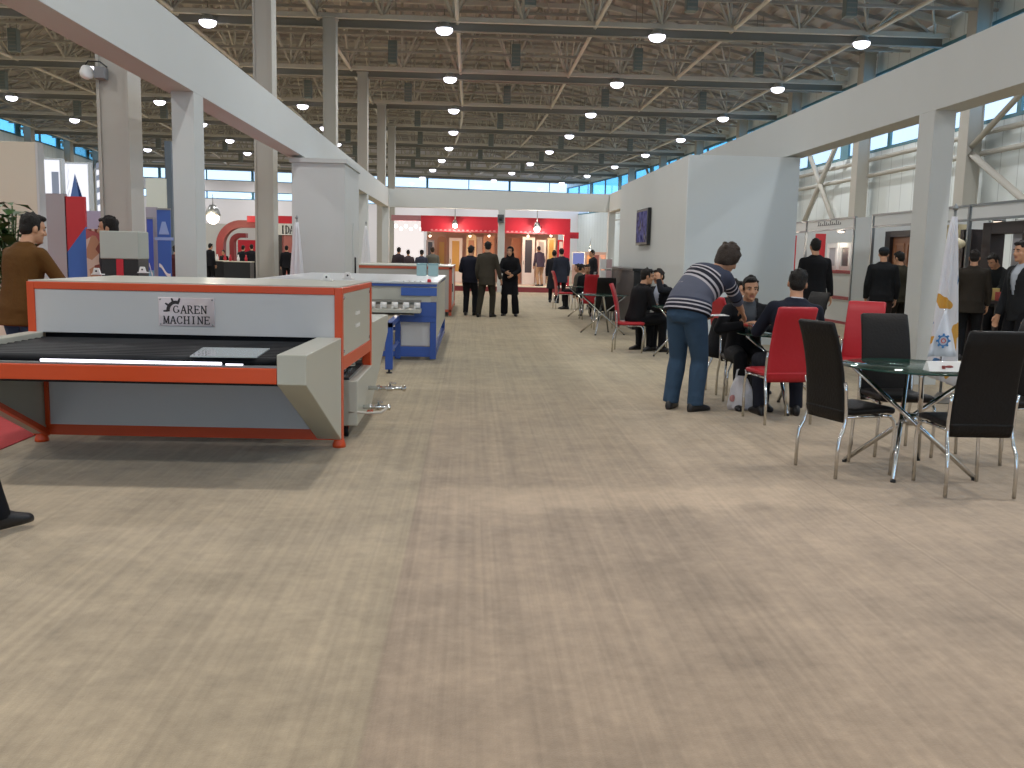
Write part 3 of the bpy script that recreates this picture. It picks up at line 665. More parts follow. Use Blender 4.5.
def letters(mb, text, ox, oz, w, h, y, depth=.003, gap=.12, bold=1.0):
    """text laid out in the x-z plane at y, facing -y"""
    for i, ch in enumerate(text):
        x0 = ox + i * w * (1 + gap)
        for sgm in SERIF.get(ch, []):
            if sgm[0] == 'a':
                _, cx, cz, rx, rz, a0, a1 = sgm; pts = [(cx + rx * math.cos(math.radians(a0 + (a1 - a0) * q / 14)), cz + rz * math.sin(math.radians(a0 + (a1 - a0) * q / 14))) for q in range(15)]
                wds = [.05 + .09 * abs(math.cos(math.radians(a0 + (a1 - a0) * q / 14))) for q in range(15)]
            else:
                pts = [sgm[0:2], sgm[2:4]]; wds = [sgm[4]] * 2
            for (a, b, wd) in [(pts[q], pts[q + 1], wds[q]) for q in range(len(pts) - 1)]:
                A = V((x0 + a[0] * w, 0, oz + a[1] * h)); B = V((x0 + b[0] * w, 0, oz + b[1] * h)); d = (B - A).normalized(); n = V((-d.z, 0, d.x)) * max(wd, .095) * h * .5 * bold; e = d * .004 * h
                p = [A - n - e, B - n + e, B + n + e, A + n - e]; mb.hexa([q + V((0, y, 0)) for q in p] + [q + V((0, y - depth, 0)) for q in p])
    return mb

# ------------------------------------------------------------------ orange machine
sheet = mat('machine_grey_sheet', '#c9cacb', .4); sheet_w = mat('machine_beige_enamel', '#b6b7ac', .4, coat=.1); rubber = mat('black_rubber', '#11151a', .55, spec=.25)
M1 = thing('glass_washing_machine', 'large grey and orange glass washing machine with a black roller conveyor and a shiny nameplate', 'machine', (-.945, 7.03, 0))
x0, x1, ya, yb = -3.24, -.94, 7.03, 8.62
# cabinet
MB().box(x0 + .05, x1 - .05, ya + .012, ya + .05, .82, 1.137).build('front_panel', sheet, M1, .003)
c = MB()
c.box(x0, x0 + .055, ya, ya + .075, .05, 1.19); c.box(x1 - .055, x1, ya, ya + .075, .05, 1.19)
c.box(x0 + .055, x1 - .055, ya, ya + .075, 1.137, 1.19); c.box(x1 - .075, x1, ya + .075, yb, 1.145, 1.19); c.box(x0, x0 + .075, ya + .075, yb, 1.145, 1.19)
c.box(x1 - .075, x1, yb - .075, yb, .05, 1.145); c.box(x0, x0 + .075, yb - .075, yb, .05, 1.145); c.box(x0, x1, yb - .075, yb, 1.145, 1.19)
c.box(x1 - .075, x1, ya + .075, yb - .075, .575, .675); c.box(x0, x0 + .075, ya + .075, yb - .075, .575, .675); c.box(x0 + .055, x1 - .055, ya - .02, ya + .04, .06, .14)
c.build('frame', orange, M1, .004)
MB().box(x0 + .01, x1 - .01, ya + .01, yb - .01, 1.19, 1.20).build('top_cover', sheet_w, M1)
for sx in (x1 - .02, x0 + .005):
    sp = MB().box(sx, sx + .012, ya + .08, yb - .08, .675, 1.145).build('side_panel', sheet_w, M1)
    if sx > -2:
        h = MB()
        for z in (.95, .85): h.box(sx + .012, sx + .022, 7.72, 7.9, z, z + .026)
        h.build('latch', whitep, sp); s = MB()
        for y in (ya + .13, yb - .13):
            for z in (.71, 1.11): s.cyl((sx + .012, y, z), (sx + .018, y, z), .012, 8)
        s.build('screw', chrome, sp)
MB().box(x0 + .08, x1 - .08, yb - .05, yb - .03, .82, 1.14).build('rear_panel', sheet, M1)
for px, py in ((86, 275), (130, 273), (321, 281), (340, 279)):
    p = fl(px, py, 1.2); b = MB(); b.prism([(p[0] - .04, 1.2), (p[0] + .04, 1.2), (p[0] + .022, 1.262), (p[0] - .022, 1.262)], 'y', p[1], p[1] + .02)
    b.box(p[0] - .05, p[0] + .05, p[1], p[1] + .07, 1.2, 1.21); e = b.build('lifting_lug', whitep, M1, .003)
    MB().cyl((p[0], p[1] - .002, 1.235), (p[0], p[1] + .024, 1.235), .009, 12).build('lug_hole', blackm, e)
# conveyor: cheeks, bed, rollers, front bar
def cheek(xa, xb, y_near, y_far, nm):
    m = MB(); m.prism([(y_near, .825), (y_near, .64), (y_far, .06), (y_far, .825)], 'x', xa, xb); return m.build(nm, sheet_w, M1, .006)
cheek(-1.125, -.945, 5.78, ya - .002, 'conveyor_cheek'); lc = cheek(-3.24, -3.13, 5.78, ya - .002, 'conveyor_cheek')
MB().hexa([(-3.135, 5.80, .62), (-3.10, 5.80, .62), (-3.10, 7.0, .055), (-3.135, 7.0, .055), (-3.135, 5.80, .655), (-3.10, 5.80, .655), (-3.10, 7.0, .10), (-3.135, 7.0, .10)]).build('edge_trim', orange, lc)
MB().box(-3.13, -1.126, 5.78, 5.86, .643, .738).build('front_bar', orange, M1, .005)
MB().box(-3.13, -1.126, 5.86, ya, .62, .715).build('bed_tray', rubber, M1)
for k in range(12):
    y = 5.95 + k * .095; MB().cyl((-3.125, y, .755), (-1.13, y, .755), .036, 12).build('roller', rubber, M1)
tl = MB().box(-3.12, -1.13, 5.80, 5.84, .739, .75).build('lamp_ledge', alu, M1)
MB().cyl((-2.57, 5.82, .759), (-1.47, 5.82, .759), .009, 10).build('tube_lamp', emit('tube_glow', '#f3f1ff', 6), M1)  # bright line along the ledge, drawn as a thin glowing tube
MB().cyl((-1.445, 5.82, .755), (-1.34, 5.82, .755), .005, 10).build('tube_lamp', emit('tube_glow2', '#f3f1ff', 6), M1)  # short thinner end of the same bright line
MB().box(-3.13, -1.126, ya - .02, ya - .012, .14, .715).build('lower_panel', sheet, M1)
MB().box(-3.125, -3.095, ya - .04, ya - .021, .14, .62).build('panel_edge', orange, M1)
for px in (-3.19, -.968):
    MB().lathe([(.05, 0), (.05, .02), (.04, .05), (.035, .07)], (px, ya + .03, 0), 14).build('foot', orange, M1)
for px in (-3.2, -.968): MB().lathe([(.05, 0), (.05, .02), (.04, .05)], (px, yb - .04, 0), 14).build('foot', orange, M1)
# outfeed conveyor, mirrored behind
m = MB()
for xa, xb in ((-1.125, -.945), (-3.24, -3.13)): MB().prism([(9.85, .825), (9.85, .64), (yb + .002, .06), (yb + .002, .825)], 'x', xa, xb).build('outfeed_cheek', sheet_w, M1, .006)
MB().box(-3.13, -1.126, yb, 9.85, .62, .76).build('outfeed_bed', rubber, M1); MB().box(x0 + .08, x1 - .08, ya + .10, ya + .12, .70, .86).build('tunnel_curtain', rubber, M1)
# nameplate with gear and lettering
np_ = MB().box(-2.335, -1.925, ya + .004, ya + .011, .868, 1.078).build('nameplate', mat('polished_steel', '#e6dadd', .3, 1, bump=.2, bscale=5), M1, .003)
g = MB(); gc = (-2.205, .985)
for q in range(10):
    a = math.radians(66 + q * 12.5); b = math.radians(66 + (q + 1) * 12.5)
    if q < 10:
        p = [V((gc[0] + r * math.cos(t_), 0, gc[1] + r * math.sin(t_))) for r, t_ in ((.046, a), (.07, a), (.07, b), (.046, b))]
        g.hexa([v + V((0, ya + .004, 0)) for v in p] + [v + V((0, ya - .001, 0)) for v in p])
    if q % 3 == 0:
        p = [V((gc[0] + r * math.cos(t_), 0, gc[1] + r * math.sin(t_))) for r, t_ in ((.068, a), (.092, a + .05), (.092, b - .05), (.068, b))]
        g.hexa([v + V((0, ya + .004, 0)) for v in p] + [v + V((0, ya - .001, 0)) for v in p])
letters(g, 'G', -2.226, .966, .044, .05, ya + .004, .005, bold=1.1); letters(g, 'AREN', -2.172, .962, .044, .058, ya + .004, .005)
letters(g, 'MACHINE', -2.300, .886, .044, .055, ya + .004, .005, gap=.13); g.build('lettering', mat('engraved_black', '#2b2326', .5), np_)
s = MB()
for xx in (-2.32, -1.94):
    for z in (.883, 1.063): s.ell((xx, ya + .004, z), .007, 8, 5)
s.build('plate_screw', chrome, np_)
np_.location.x += .05; np_.location.z += .017; M1.rotation_euler.z = math.radians(-2.0)
# glass sheet lying on the rollers
gx = [fl(190, 356, .80), fl(257, 357, .80), fl(270, 348.5, .80), fl(203, 347.5, .80)]
mb = MB(); mb.hexa([V((a, b, .7935)) for a, b in gx] + [V((a, b, .8015)) for a, b in gx])
tag(mb.build('glass_sheet', mat('pale_glass_sheet', '#aebbc0', .12, .35)), 'small pale glass sheet lying on the black rollers of the orange machine', 'glass sheet')
# water tank under the cabinet
T1 = thing('water_tank', 'white wheeled water tank with chrome valves under the orange machine', 'tank', (-1.4, 8.2, 0))
MB().box(-1.75, -.87, 7.40, 8.5, .10, .455).build('tank_body', sheet_w, T1, .008)
MB().box(-1.70, -.94, 7.45, 8.45, .455, .475).build('lid', mat('dark_tank_lid', '#3e444b', .25, .3), T1)
m = MB()
for y in (7.75, 8.2): m = MB(); m.cyl((-1.05, y, .476), (-1.05, y, .56), .05, 14); m.cyl((-1.05, y, .53), (-.96, y + .15, .53), .02, 8); m.build('pump', chrome, T1)
for y, z, L in ((8.2, .29, .34), (7.78, .19, .24)):
    v = MB(); v.cyl((-.885, y, z), (-.885 + L, y, z), .018, 10)
    for f in (.3, .55, .62, .95): v.cyl((-.885 + L * f - .012, y, z), (-.885 + L * f + .012, y, z), .027, 8)
    v = v.build('valve_pipe', chrome, T1); h = MB(); h.tube([(-.885 + L * .6, y, z), (-.885 + L * .6, y - .03, z + .05), (-.885 + L * .75, y - .10, z + .055)], .009, 8); h.build('valve_lever', chrome, v)
MB().tube([(-.90, 7.47, .205), (-.93, 7.4, .21), (-.8, 7.42, .20), (-.70, 7.55, .185), (-.66, 7.83, .19)], .010, 8).build('hose', mat('clear_hose', '#b9b3a8', .3), T1)
for xx in (-1.66, -.97):
    for y in (7.48, 8.42):
        w = MB().cyl((xx - .018, y, .045), (xx + .018, y, .045), .045, 16).build('wheel', rubber, T1); h = MB(); h.box(xx - .028, xx + .028, y - .03, y + .03, .088, .10); h.box(xx - .027, xx - .021, y - .02, y + .02, .035, .09); h.box(xx + .021, xx + .027, y - .02, y + .02, .035, .09); h.build('fork', chrome, w)

# ------------------------------------------------------------------ blue machine behind
blue = mat('blue_enamel', '#2f52a0', .4, coat=.2); steel_w = mat('pale_steel_top', '#c3c8cb', .3, .3)
M2 = thing('blue_frame_machine', 'grey machine with a blue frame and a pale top standing behind the orange machine', 'machine', (-1.3, 14.5, 0))
xa, xb, ya2, yb2 = -2.9, -.46, 13.0, 17.5
MB().box(xa, xb + .02, ya2 - .03, yb2, 1.045, 1.075).build('top', steel_w, M2, .006)
MB().box(xa + .02, xb - .08, ya2 + .01, ya2 + .04, .76, 1.04).build('front_panel', sheet_w, M2)
f = MB(); f.box(xb - .085, xb, ya2, ya2 + .08, 0.02, .80); f.box(-1.02, -.945, ya2, ya2 + .075, 0.02, .62); f.box(-1.0, xb, ya2 + .005, ya2 + .07, .05, .19); f.box(-1.02, xb, ya2 - .005, ya2 + .06, .525, .62); f.box(xa, xb + .004, ya2 - .02, ya2 + .01, 1.01, 1.045)
f.box(xb - .30, xb, ya2 - .01, ya2 + .1, .60, .80); f.box(xa, xa + .08, ya2, ya2 + .08, .02, 1.04); f.box(xb - .07, xb, yb2 - .08, yb2, .02, 1.04); f.box(xa, xa + .08, yb2 - .08, yb2, .02, 1.04); f.box(xa, xa + .08, ya2 + .08, yb2 - .08, .05, .12); f.box(xb - .07, xb, ya2 + .08, yb2 - .08, .05, .12); f.box(xa + .08, xb - .07, yb2 - .07, yb2, .05, .12); f.box(xa + .08, -1.02, ya2 + .005, ya2 + .07, .05, .12)
f.build('frame', blue, M2, .005)
MB().box(-.94, xb + .004, ya2 - .015, ya2 + .01, .885, .995).build('control_panel', mat('blue_panel', '#3a5fae', .4), M2, .004)
MB().box(xb - .012, xb, ya2 + .08, yb2 - .08, .30, 1.0).build('side_panel', sheet_w, M2)
MB().box(-.94, xb - .09, ya2 + .05, ya2 + .06, .20, .52).build('lower_panel', sheet, M2)
s = MB(); s.cyl((-.56, ya2 - .03, 1.085), (-.56, ya2 - .03, 1.075), .03, 14); s.ell((-.56, ya2 - .03, 1.10), (.028, .028, .018), 12, 7); s.build('stop_button', mat('button_red', '#e0404c', .35), M2)
k = MB()
for q in range(4): k.cyl((-.9 + q * .075, ya2 - .02, 1.075), (-.9 + q * .075, ya2 - .02, 1.088), .016, 10)
k.build('button', whitep, M2)
# infeed with white roller blocks
MB().box(-2.0, -.66, ya2 - .3, ya2 - .005, .665, .715).build('infeed_ledge', sheet_w, M2, .006)
m = MB()
for q in range(9): m.cyl((-1.95 + q * .15, ya2 - .18, .76), (-1.87 + q * .15, ya2 - .18, .76), .042, 12); m.box(-1.95 + q * .15, -1.93 + q * .15, ya2 - .22, ya2 - .02, .715, .80)
m.build('roller_block', whitep, M2); MB().box(-2.0, -.66, ya2 - .1, ya2 - .02, .80, .83).build('guide_rail', steel_d, M2)
l = MB(); l.box(-1.02, -.93, 11.5, 11.6, .05, .62); l.box(-1.02, -.95, 11.6, ya2, .55, .62); l.box(-2.0, -.93, 11.5, 11.57, .56, .62); l.box(-2.0, -1.93, 11.5, 11.6, .05, .62); l.box(-2.0, -1.93, 11.6, ya2, .55, .62)
l.tube([(-.975, 11.55, .25), (-.98, 12.95, .25)], .028, 4); l.build('support_frame', blue, M2, .004)
for p in ((-.975, 11.55), (-1.965, 11.55)): MB().lathe([(.035, 0), (.035, .012), (.012, .02), (.012, .05)], (p[0], p[1], 0), 12).build('foot', blackm, M2)
# pale blue boxes on the blue machine
for px, lab in ((421.5, 'left one of the two pale blue boxes on top of the blue framed machine'), (433, 'right one of the two pale blue boxes on top of the blue framed machine')):
    X, Z = at(px, 272, 16.6); t = thing('pale_blue_box', lab, 'box', (X, 16.7, 1.075), 0, 'pale blue boxes on the blue machine')
    MB().box(X - .085, X + .085, 16.6, 16.85, 1.075, 1.285).build('carton', mat('pale_blue_card', '#9fc0c4', .4), t, .006); MB().box(X - .087, X + .087, 16.598, 16.85, 1.26, 1.29).build('lid', mat('pale_blue_lid', '#86abb2', .4), t, .004)
# third machine
M3 = thing('grey_furnace_machine', 'long grey machine with orange frame edges, furthest of the three machines on the left', 'machine', (-1.5, 24, 0))
c = MB(); xa, xb, ya3, yb3 = -2.8, -.44, 22.5, 27.2
for x in (xa, xb - .07):
    for y in (ya3, yb3 - .07): c.box(x, x + .07, y, y + .07, 0.02, 1.15)
for z in (.10, 1.10):
    c.box(xa, xb, ya3, ya3 + .06, z, z + .06); c.box(xa, xb, yb3 - .06, yb3, z, z + .06); c.box(xb - .06, xb, ya3 + .06, yb3, z, z + .06); c.box(xa, xa + .06, ya3 + .06, yb3, z, z + .06)
c.build('frame', mat('faded_orange', '#b9543a', .45), M3, .004)
MB().box(xa + .02, xb - .02, ya3 + .02, yb3 - .02, .16, 1.10).build('body', mat('machine_grey_flat', '#a9a8a4', .5), M3); MB().box(xa - .01, xb + .01, ya3 - .01, yb3 + .01, 1.16, 1.18).build('top', sheet_w, M3)
d = MB().box(xb - .018, xb - .008, 23.2, 24.4, .3, 1.0).build('side_door', sheet, M3, .004); MB().box(xb - .008, xb + .01, 23.3, 23.34, .55, .75).build('handle', blackm, d)

# ------------------------------------------------------------------ chairs and tables
red_v = mat('red_vinyl', '#b01c28', .45, bump=.08, bscale=30); black_v = mat('black_vinyl', '#12100f', .5, bump=.15, bscale=60, spec=.25)
def slab(pathc, w0, w1, th):
    """upholstered back: centre line in y-z, rounded cross section"""
    mb = MB(); rings = []; n = len(pathc)
    for i, (y, z) in enumerate(pathc):
        a = V((0, *pathc[max(0, i - 1)])); b = V((0, *pathc[min(n - 1, i + 1)])); d = (b - a).normalized(); nn = V((0, -d.z, d.y)); w = w0 + (w1 - w0) * i / (n - 1)
        k = .55 if i in (0, n - 1) else 1
        rings.append([V((0, y, z)) + V((1, 0, 0)) * (w - (0 if k == 1 else .012)) * math.copysign(abs(math.cos(t)) ** .25, math.cos(t)) + nn * th * k * math.copysign(abs(math.sin(t)) ** .6, math.sin(t)) for t in [2 * PI * q / 20 + .01 for q in range(20)]])
    return mb.loft(rings)
def make_chair(vin, label, loc, rz, grp):
    t = thing('dining_chair', label, 'chair', (0, 0, 0), 0, grp)
    slab([(-.185, .385), (-.192, .43), (-.2, .52), (-.209, .62), (-.222, .72), (-.246, .83), (-.280, .95), (-.318, 1.05), (-.321, 1.06)], .205, .185, .02).build('backrest', vin, t)
    slab([(-.215, .455), (-.205, .458), (-.1, .452), (.05, .456), (.17, .46), (.215, .452), (.225, .446)], .2, .21, .026).build('seat', vin, t)
    for sx in (-1, 1):
        x = .207 * sx
        MB().tube([(x, -.212, .66), (x, -.2, .60), (x, -.19, .48), (x, -.188, .40), (x * 1.02, -.205, .335), (x * 1.05, -.235, .28), (x * 1.06, -.247, .2), (x * 1.06, -.25, .008)], .0125, 10).build('leg', chrome, t)
        MB().tube([(x * .95, .12, .425), (x * .97, .185, .418), (x, .212, .385), (x * 1.02, .222, .32), (x * 1.03, .215, .2), (x * 1.04, .205, .008)], .0125, 10).build('leg', chrome, t)
    f = MB(); f.tube([(-.19, -.19, .42), (-.19, .14, .42)], .011, 8); f.tube([(.19, -.19, .42), (.19, .14, .42)], .011, 8); f.tube([(-.19, .10, .42), (.19, .10, .42)], .011, 8); f.tube([(-.19, -.15, .42), (.19, -.15, .42)], .011, 8)
    f.build('seat_frame', chrome, t)
    t.location = (loc[0], loc[1], 0); t.rotation_euler.z = rz; return t
def hd(a): return math.radians(a - 90)
GB, GR = 'black chairs around the glass table', 'red chairs'
kb = make_chair(black_v, 'black high-backed chair left of the front glass table, side on, nearest the red chair', (2.65, 6.44), hd(17), GB)
dup(kb, (3.215, 5.93, 0), hd(89), 'black high-backed chair nearest the camera, hiding the right of the front table')
dup(kb, (3.28, 7.10, 0), hd(-91), 'black high-backed chair behind the front glass table, facing the camera')
dup(kb, (4.02, 6.9, 0), hd(196), 'black high-backed chair at the right edge of the photo, mostly behind the nearest chair')
kr = make_chair(red_v, 'red chair with its back to the camera, under the man in the navy suit', (2.81, 8.50), hd(99), GR)
R2 = [((3.97, 9.50), -122, 'empty red high-backed chair facing the camera, left of the white pillar'), ((2.95, 10.3), 16, 'red chair seen side on just right of the man in the striped jumper'),
      ((2.50, 14.72), -14, 'red high-backed chair under the man in black beside the white partition'), ((2.60, 26.6), 5, 'red chair seen side on at the far group of visitors by the red stand'),
      ((2.82, 22.3), 92, 'red chair seen from behind at the far glass table, before the white partition')]
for l, a, lab in R2: dup(kr, (*l, 0), hd(a), lab, GR)
dup(kb, (2.86, 9.78, 0), hd(-96), 'black chair under the man in the grey shirt who faces the camera', 'black chairs among the red chairs')
dup(kb, (4.36, 12.4, 0), hd(200), 'black chair standing alone beyond the man in the dark suit', 'black chairs among the red chairs')
dup(kb, (3.22, 15.05, 0), hd(200), 'black chair under the man resting his cheek on his hand', 'black chairs among the red chairs')
dup(kb, (2.72, 19.3, 0), hd(90), 'black chair with its back to us at the far glass table by the partition', 'black chairs among the red chairs')
dup(kb, (3.2, 26.7, 0), hd(185), 'black chair under the seated visitor furthest down the aisle', 'black chairs among the red chairs')
glt = glass('table_glass', '#e4efec', .3)
def make_table(label, loc, R, rz=0):
    t = thing('glass_table', label, 'table', (0, 0, 0), 0, 'round glass tables')
    MB().lathe([(0.001, .738), (R - .004, .738), (R, .742), (R, .746), (R - .004, .75), (.001, .75)], n=48).build('table_top', glt, t)
    MB().lathe([(R - .001, .738), (R + .002, .744), (R - .001, .75), (R - .004, .744)], n=48).build('glass_edge', mat('green_glass_edge', '#28463f', .15), t)
    r0 = .43 / .48 * R; r1 = .40 / .48 * R
    for k, a in enumerate((140, 234, 322, 55)):
        A = V((r0 * math.cos(math.radians(a)), r0 * math.sin(math.radians(a)), .016)); b = a + 180 + 16; B = V((r1 * math.cos(math.radians(b)), r1 * math.sin(math.radians(b)), .728))
        l = MB().tube([A, B], .017, 12).build('leg', chrome, t); MB().cyl(B, B + V((0, 0, .01)), .03, 14).build('pad', chrome, l); MB().cyl(A - V((0, 0, .016)), A, .018, 12).build('foot_cap', blackm, l)
    MB().lathe([(.03, .33), (.055, .345), (.055, .40), (.03, .415)], n=18).build('hub', chrome, t)
    t.location = (*loc, 0); t.rotation_euler.z = rz; return t
tb = make_table('round glass table on crossed chrome legs among the four black chairs in front', (3.11, 6.47), .49)
dup(tb, (3.13, 9.22, 0), .4, 'round glass table on crossed chrome legs beside the man in the dark suit')
dup(tb, (3.12, 14.15, 0), .8, 'round glass table in front of the two seated men beside the white partition').scale = (.8, .8, 1)
dup(tb, (2.55, 18.2, 0), .2, 'round glass table with crossed chrome legs beyond the two seated men by the partition')
dup(tb, (2.80, 23.1, 0), .2, 'furthest round glass table, among the red chairs near the far cross beam')
# things on the front table
t = thing('desk_sign', 'small white desk sign with a logo, standing on the front glass table', 'sign', (3.19, 6.2, .75))
m = MB(); m.prism([(6.13, .751), (6.23, .751), (6.19, .815), (6.175, .815)], 'x', 3.05, 3.31); m.build('card', whitep, t, .002)
lg = MB(); lg.box(3.14, 3.16, 6.138, 6.150, .768, .79); lg.ell((3.19, 6.150, .780), (.03, .004, .012), 14, 6); lg.build('logo', mat('logo_maroon', '#93443f', .5), t)
t = thing('table_flag', 'small white pennant with a blue ring emblem standing on the front glass table', 'flag', (3.40, 6.68, .75))
px, py, zt = 3.40, 6.68, 1.13
MB().lathe([(.045, .751), (.045, .76), (.012, .768)], (px, py, 0), 18).build('stand', chrome, t); MB().cyl((px, py, .765), (px, py, zt + .015), .005, 8).build('pole', chrome, t)
rr = []
for q, (z, hw) in enumerate(((.80, .115), (.86, .098), (.95, .070), (1.04, .038), (1.10, .016), (1.13, .006))):
    rr.append([V((px + hw * u, py - .012 - .018 * math.sin(u * 5 + q * .3) * (hw / .115) + s_, z)) for u, s_ in [(-1 + 2 * k / 14, 0) for k in range(15)] + [(1 - 2 * k / 14, .004) for k in range(15)]])
pn = MB().loft(rr).build('pennant', mat('white_satin', '#dfe2ea', .4), t)
e = MB()
def ring_on(e, cx, y, cz, r, w, n=24, mi=0):
    for q in range(n):
        a, b = 2 * PI * q / n, 2 * PI * (q + 1) / n; p = [V((cx + rr_ * math.cos(t_), y, cz + rr_ * math.sin(t_))) for rr_, t_ in ((r - w, a), (r, a), (r, b), (r - w, b))]; e.hexa(p + [v + V((0, -.003, 0)) for v in p], mi)
ring_on(e, px - .012, py - .036, .915, .040, .009)
for q in range(8): a = q * PI / 4; e.ell((px - .012 + .045 * math.cos(a), py - .036, .915 + .045 * math.sin(a)), (.009, .003, .009), 8, 5)
ring_on(e, px - .012, py - .036, .915, .018, .006, 16, 1); e.build('emblem', [mat('emblem_blue', '#2f77b4', .5), mat('emblem_red', '#c0483c', .5)], pn)
# tall flag beside the pillar
def flag(name, label, x, y, H, w0, w1, emblem, ang=0):
    t = thing('standing_flag', label, 'flag', (x, y, 0))
    MB().lathe([(.20, 0), (.20, .02), (.06, .05), (.03, .10)], (x, y, 0), 24).build('base', mat('flag_base_grey', '#8d8a84', .4, .6), t); MB().cyl((x, y, .08), (x, y, H), .014, 10).build('pole', alu, t)
    MB().lathe([(.012, H), (.03, H + .02), (.018, H + .05), (.002, H + .08)], (x, y, 0), 12).build('finial', alu, t)
    rr = []; N = 40
    for q in range(14):
        f = q / 13; z = H - .06 - f * (H - .28); w = w0 + (w1 - w0) * f ** .8; dp = .02 + .06 * f
        rr.append([V((x + (w * math.cos(2 * PI * k / N)) + .12 * w * math.sin(5 * 2 * PI * k / N + .6), y + dp * math.sin(2 * PI * k / N) * (1 + .45 * math.cos(7 * 2 * PI * k / N + q * .12)), z - (.06 * math.cos(2 * PI * k / N) if q else 0))) for k in range(N)])
    c = MB().loft(rr).build('cloth', emblem, t); return t
def flagmat():
    m = mat('white_flag_satin', '#dcdde3', .45); nt = m.node_tree; b = nt.nodes['Principled BSDF']; tc = nt.nodes.new('ShaderNodeTexCoord')
    mp = nt.nodes.new('ShaderNodeMapping'); mp.inputs['Scale'].default_value = (4.5, 0, 3.2); mp.inputs['Location'].default_value = (.3, 0, .1); nt.links.new(tc.outputs['Object'], mp.inputs[0])
    n = nt.nodes.new('ShaderNodeTexNoise'); n.inputs['Scale'].default_value = 1.0; n.inputs['Detail'].default_value = 1; nt.links.new(mp.outputs[0], n.inputs[0])
    r = nt.nodes.new('ShaderNodeValToRGB'); cr = r.color_ramp; cr.interpolation = 'CONSTANT'; cr.elements[0].color = lin('#3d74a8'); cr.elements[1].position = .36; cr.elements[1].color = lin('#dcdde3'); q = cr.elements.new(.58); q.color = lin('#cf9a3a'); q = cr.elements.new(.70); q.color = lin('#b9653a')
    nt.links.new(n.outputs[0], r.inputs[0])
    sp = nt.nodes.new('ShaderNodeSeparateXYZ'); nt.links.new(tc.outputs['Object'], sp.inputs[0])
    mr = nt.nodes.new('ShaderNodeMapRange'); mr.inputs['From Min'].default_value = 1.36; mr.inputs['From Max'].default_value = 1.30; nt.links.new(sp.outputs[2], mr.inputs[0])
    mx = nt.nodes.new('ShaderNodeMix'); mx.data_type = 'RGBA'; mx.inputs['A'].default_value = lin('#dcdde3'); nt.links.new(mr.outputs[0], mx.inputs['Factor']); nt.links.new(r.outputs[0], mx.inputs['B']); nt.links.new(mx.outputs['Result'], b.inputs['Base Color']); return m
X, Z = at(948, 300, 9.9); flag('f', 'tall furled white flag with yellow and blue print on a pole beside the right pillar', X, 9.9, 2.02, .03, .17, flagmat())
plainf = mat('plain_white_flag', '#d5d6da', .5)
X, _ = at(297, 250, 18.3); flag('f', 'furled plain white flag standing at the left corner of the white storage box', X, 18.3, 2.05, .03, .17, plainf)
X, _ = at(366, 250, 28.6); flag('f', 'furled plain white flag standing beyond the white storage box on the left', X, 28.6, 2.3, .03, .2, plainf)
# bag, paper, glasses, booklet
t = thing('plastic_bag', 'crumpled white plastic carrier bag on the carpet at the feet of the seated man', 'bag', (2.66, 9.12, 0)); rr = []
for q, (z, w, d) in enumerate(((.004, .11, .06), (.05, .125, .075), (.14, .12, .07), (.22, .10, .055), (.29, .07, .035), (.33, .05, .02))):
    rr.append([V((2.66 + w * math.cos(a) * (1 + .12 * math.sin(3 * a + q)), 9.12 + d * math.sin(a) * (1 + .2 * math.sin(5 * a + 2 * q)), z + .012 * math.sin(4 * a + q) * (q > 0))) for a in [2 * PI * k / 28 for k in range(28)]])
bagm = mat('bag_film', '#dcdadf', .4, bump=.5, bscale=14); MB().loft(rr).build('sack', bagm, t); MB().tube([(2.61, 9.12, .32), (2.62, 9.12, .39), (2.66, 9.12, .42), (2.70, 9.12, .39), (2.71, 9.12, .32)], .009, 6).build('handle', bagm, t)
lg = MB(); lg.ell((2.57, 9.065, .12), (.03, .006, .035), 10, 6); lg.build('print', mat('bag_print', '#c98c8a', .5), t)
for q, (x, y, lab) in enumerate(((2.74, 9.16, 'small clear drinking glass on the glass table nearer the camera'), (2.80, 9.32, 'small clear drinking glass on the glass table further from the camera'))):
    tag(MB().lathe([(.024, .751), (.032, .85), (.029, .85), (.022, .758), (.001, .757)], (x, y, 0), 18).build('drinking_glass', glass('tumbler_glass', '#e8f0f0', .5)), lab, 'glass', 'glasses on the table')
# ------------------------------------------------------------------ stands around
def span(px0, px1, py0, py1, y):
    a = at(px0, (py0 + py1) / 2, y); b = at(px1, (py0 + py1) / 2, y); m = (px0 + px1) / 2
    return a[0], b[0], at(m, py1, y)[1], at(m, py0, y)[1]
def pan(name, label, cat, px0, px1, py0, py1, y, th, m, group=None, floor=False, bevel=.004):
    x0, x1, z0, z1 = span(px0, px1, py0, py1, y)
    return tag(MB().box(x0, x1, y, y + th, 0 if floor else z0, z1).build(name, m, bevel=bevel), label, cat, group)
cream = mat('cream_board', '#cfc8b4', .6); greyb = mat('grey_board', '#a9a7ad', .6)
# --- left: beige wall, posters, lit pictures
x0, x1, z0, z1 = span(-40, 37.5, 141, 275, 12.6)
t = thing('stand_wall', 'tall beige stand wall behind the man in the brown jacket', 'wall panel', ((x0 + x1) / 2, 12.9, 0))
MB().box(x0, x1, 12.6, 12.78, 0, z1).build('wall_board', cream, t, .004); MB().box(x1 + .001, x1 + .03, 12.6, 12.78, 0, z1).build('end_board', white, t)
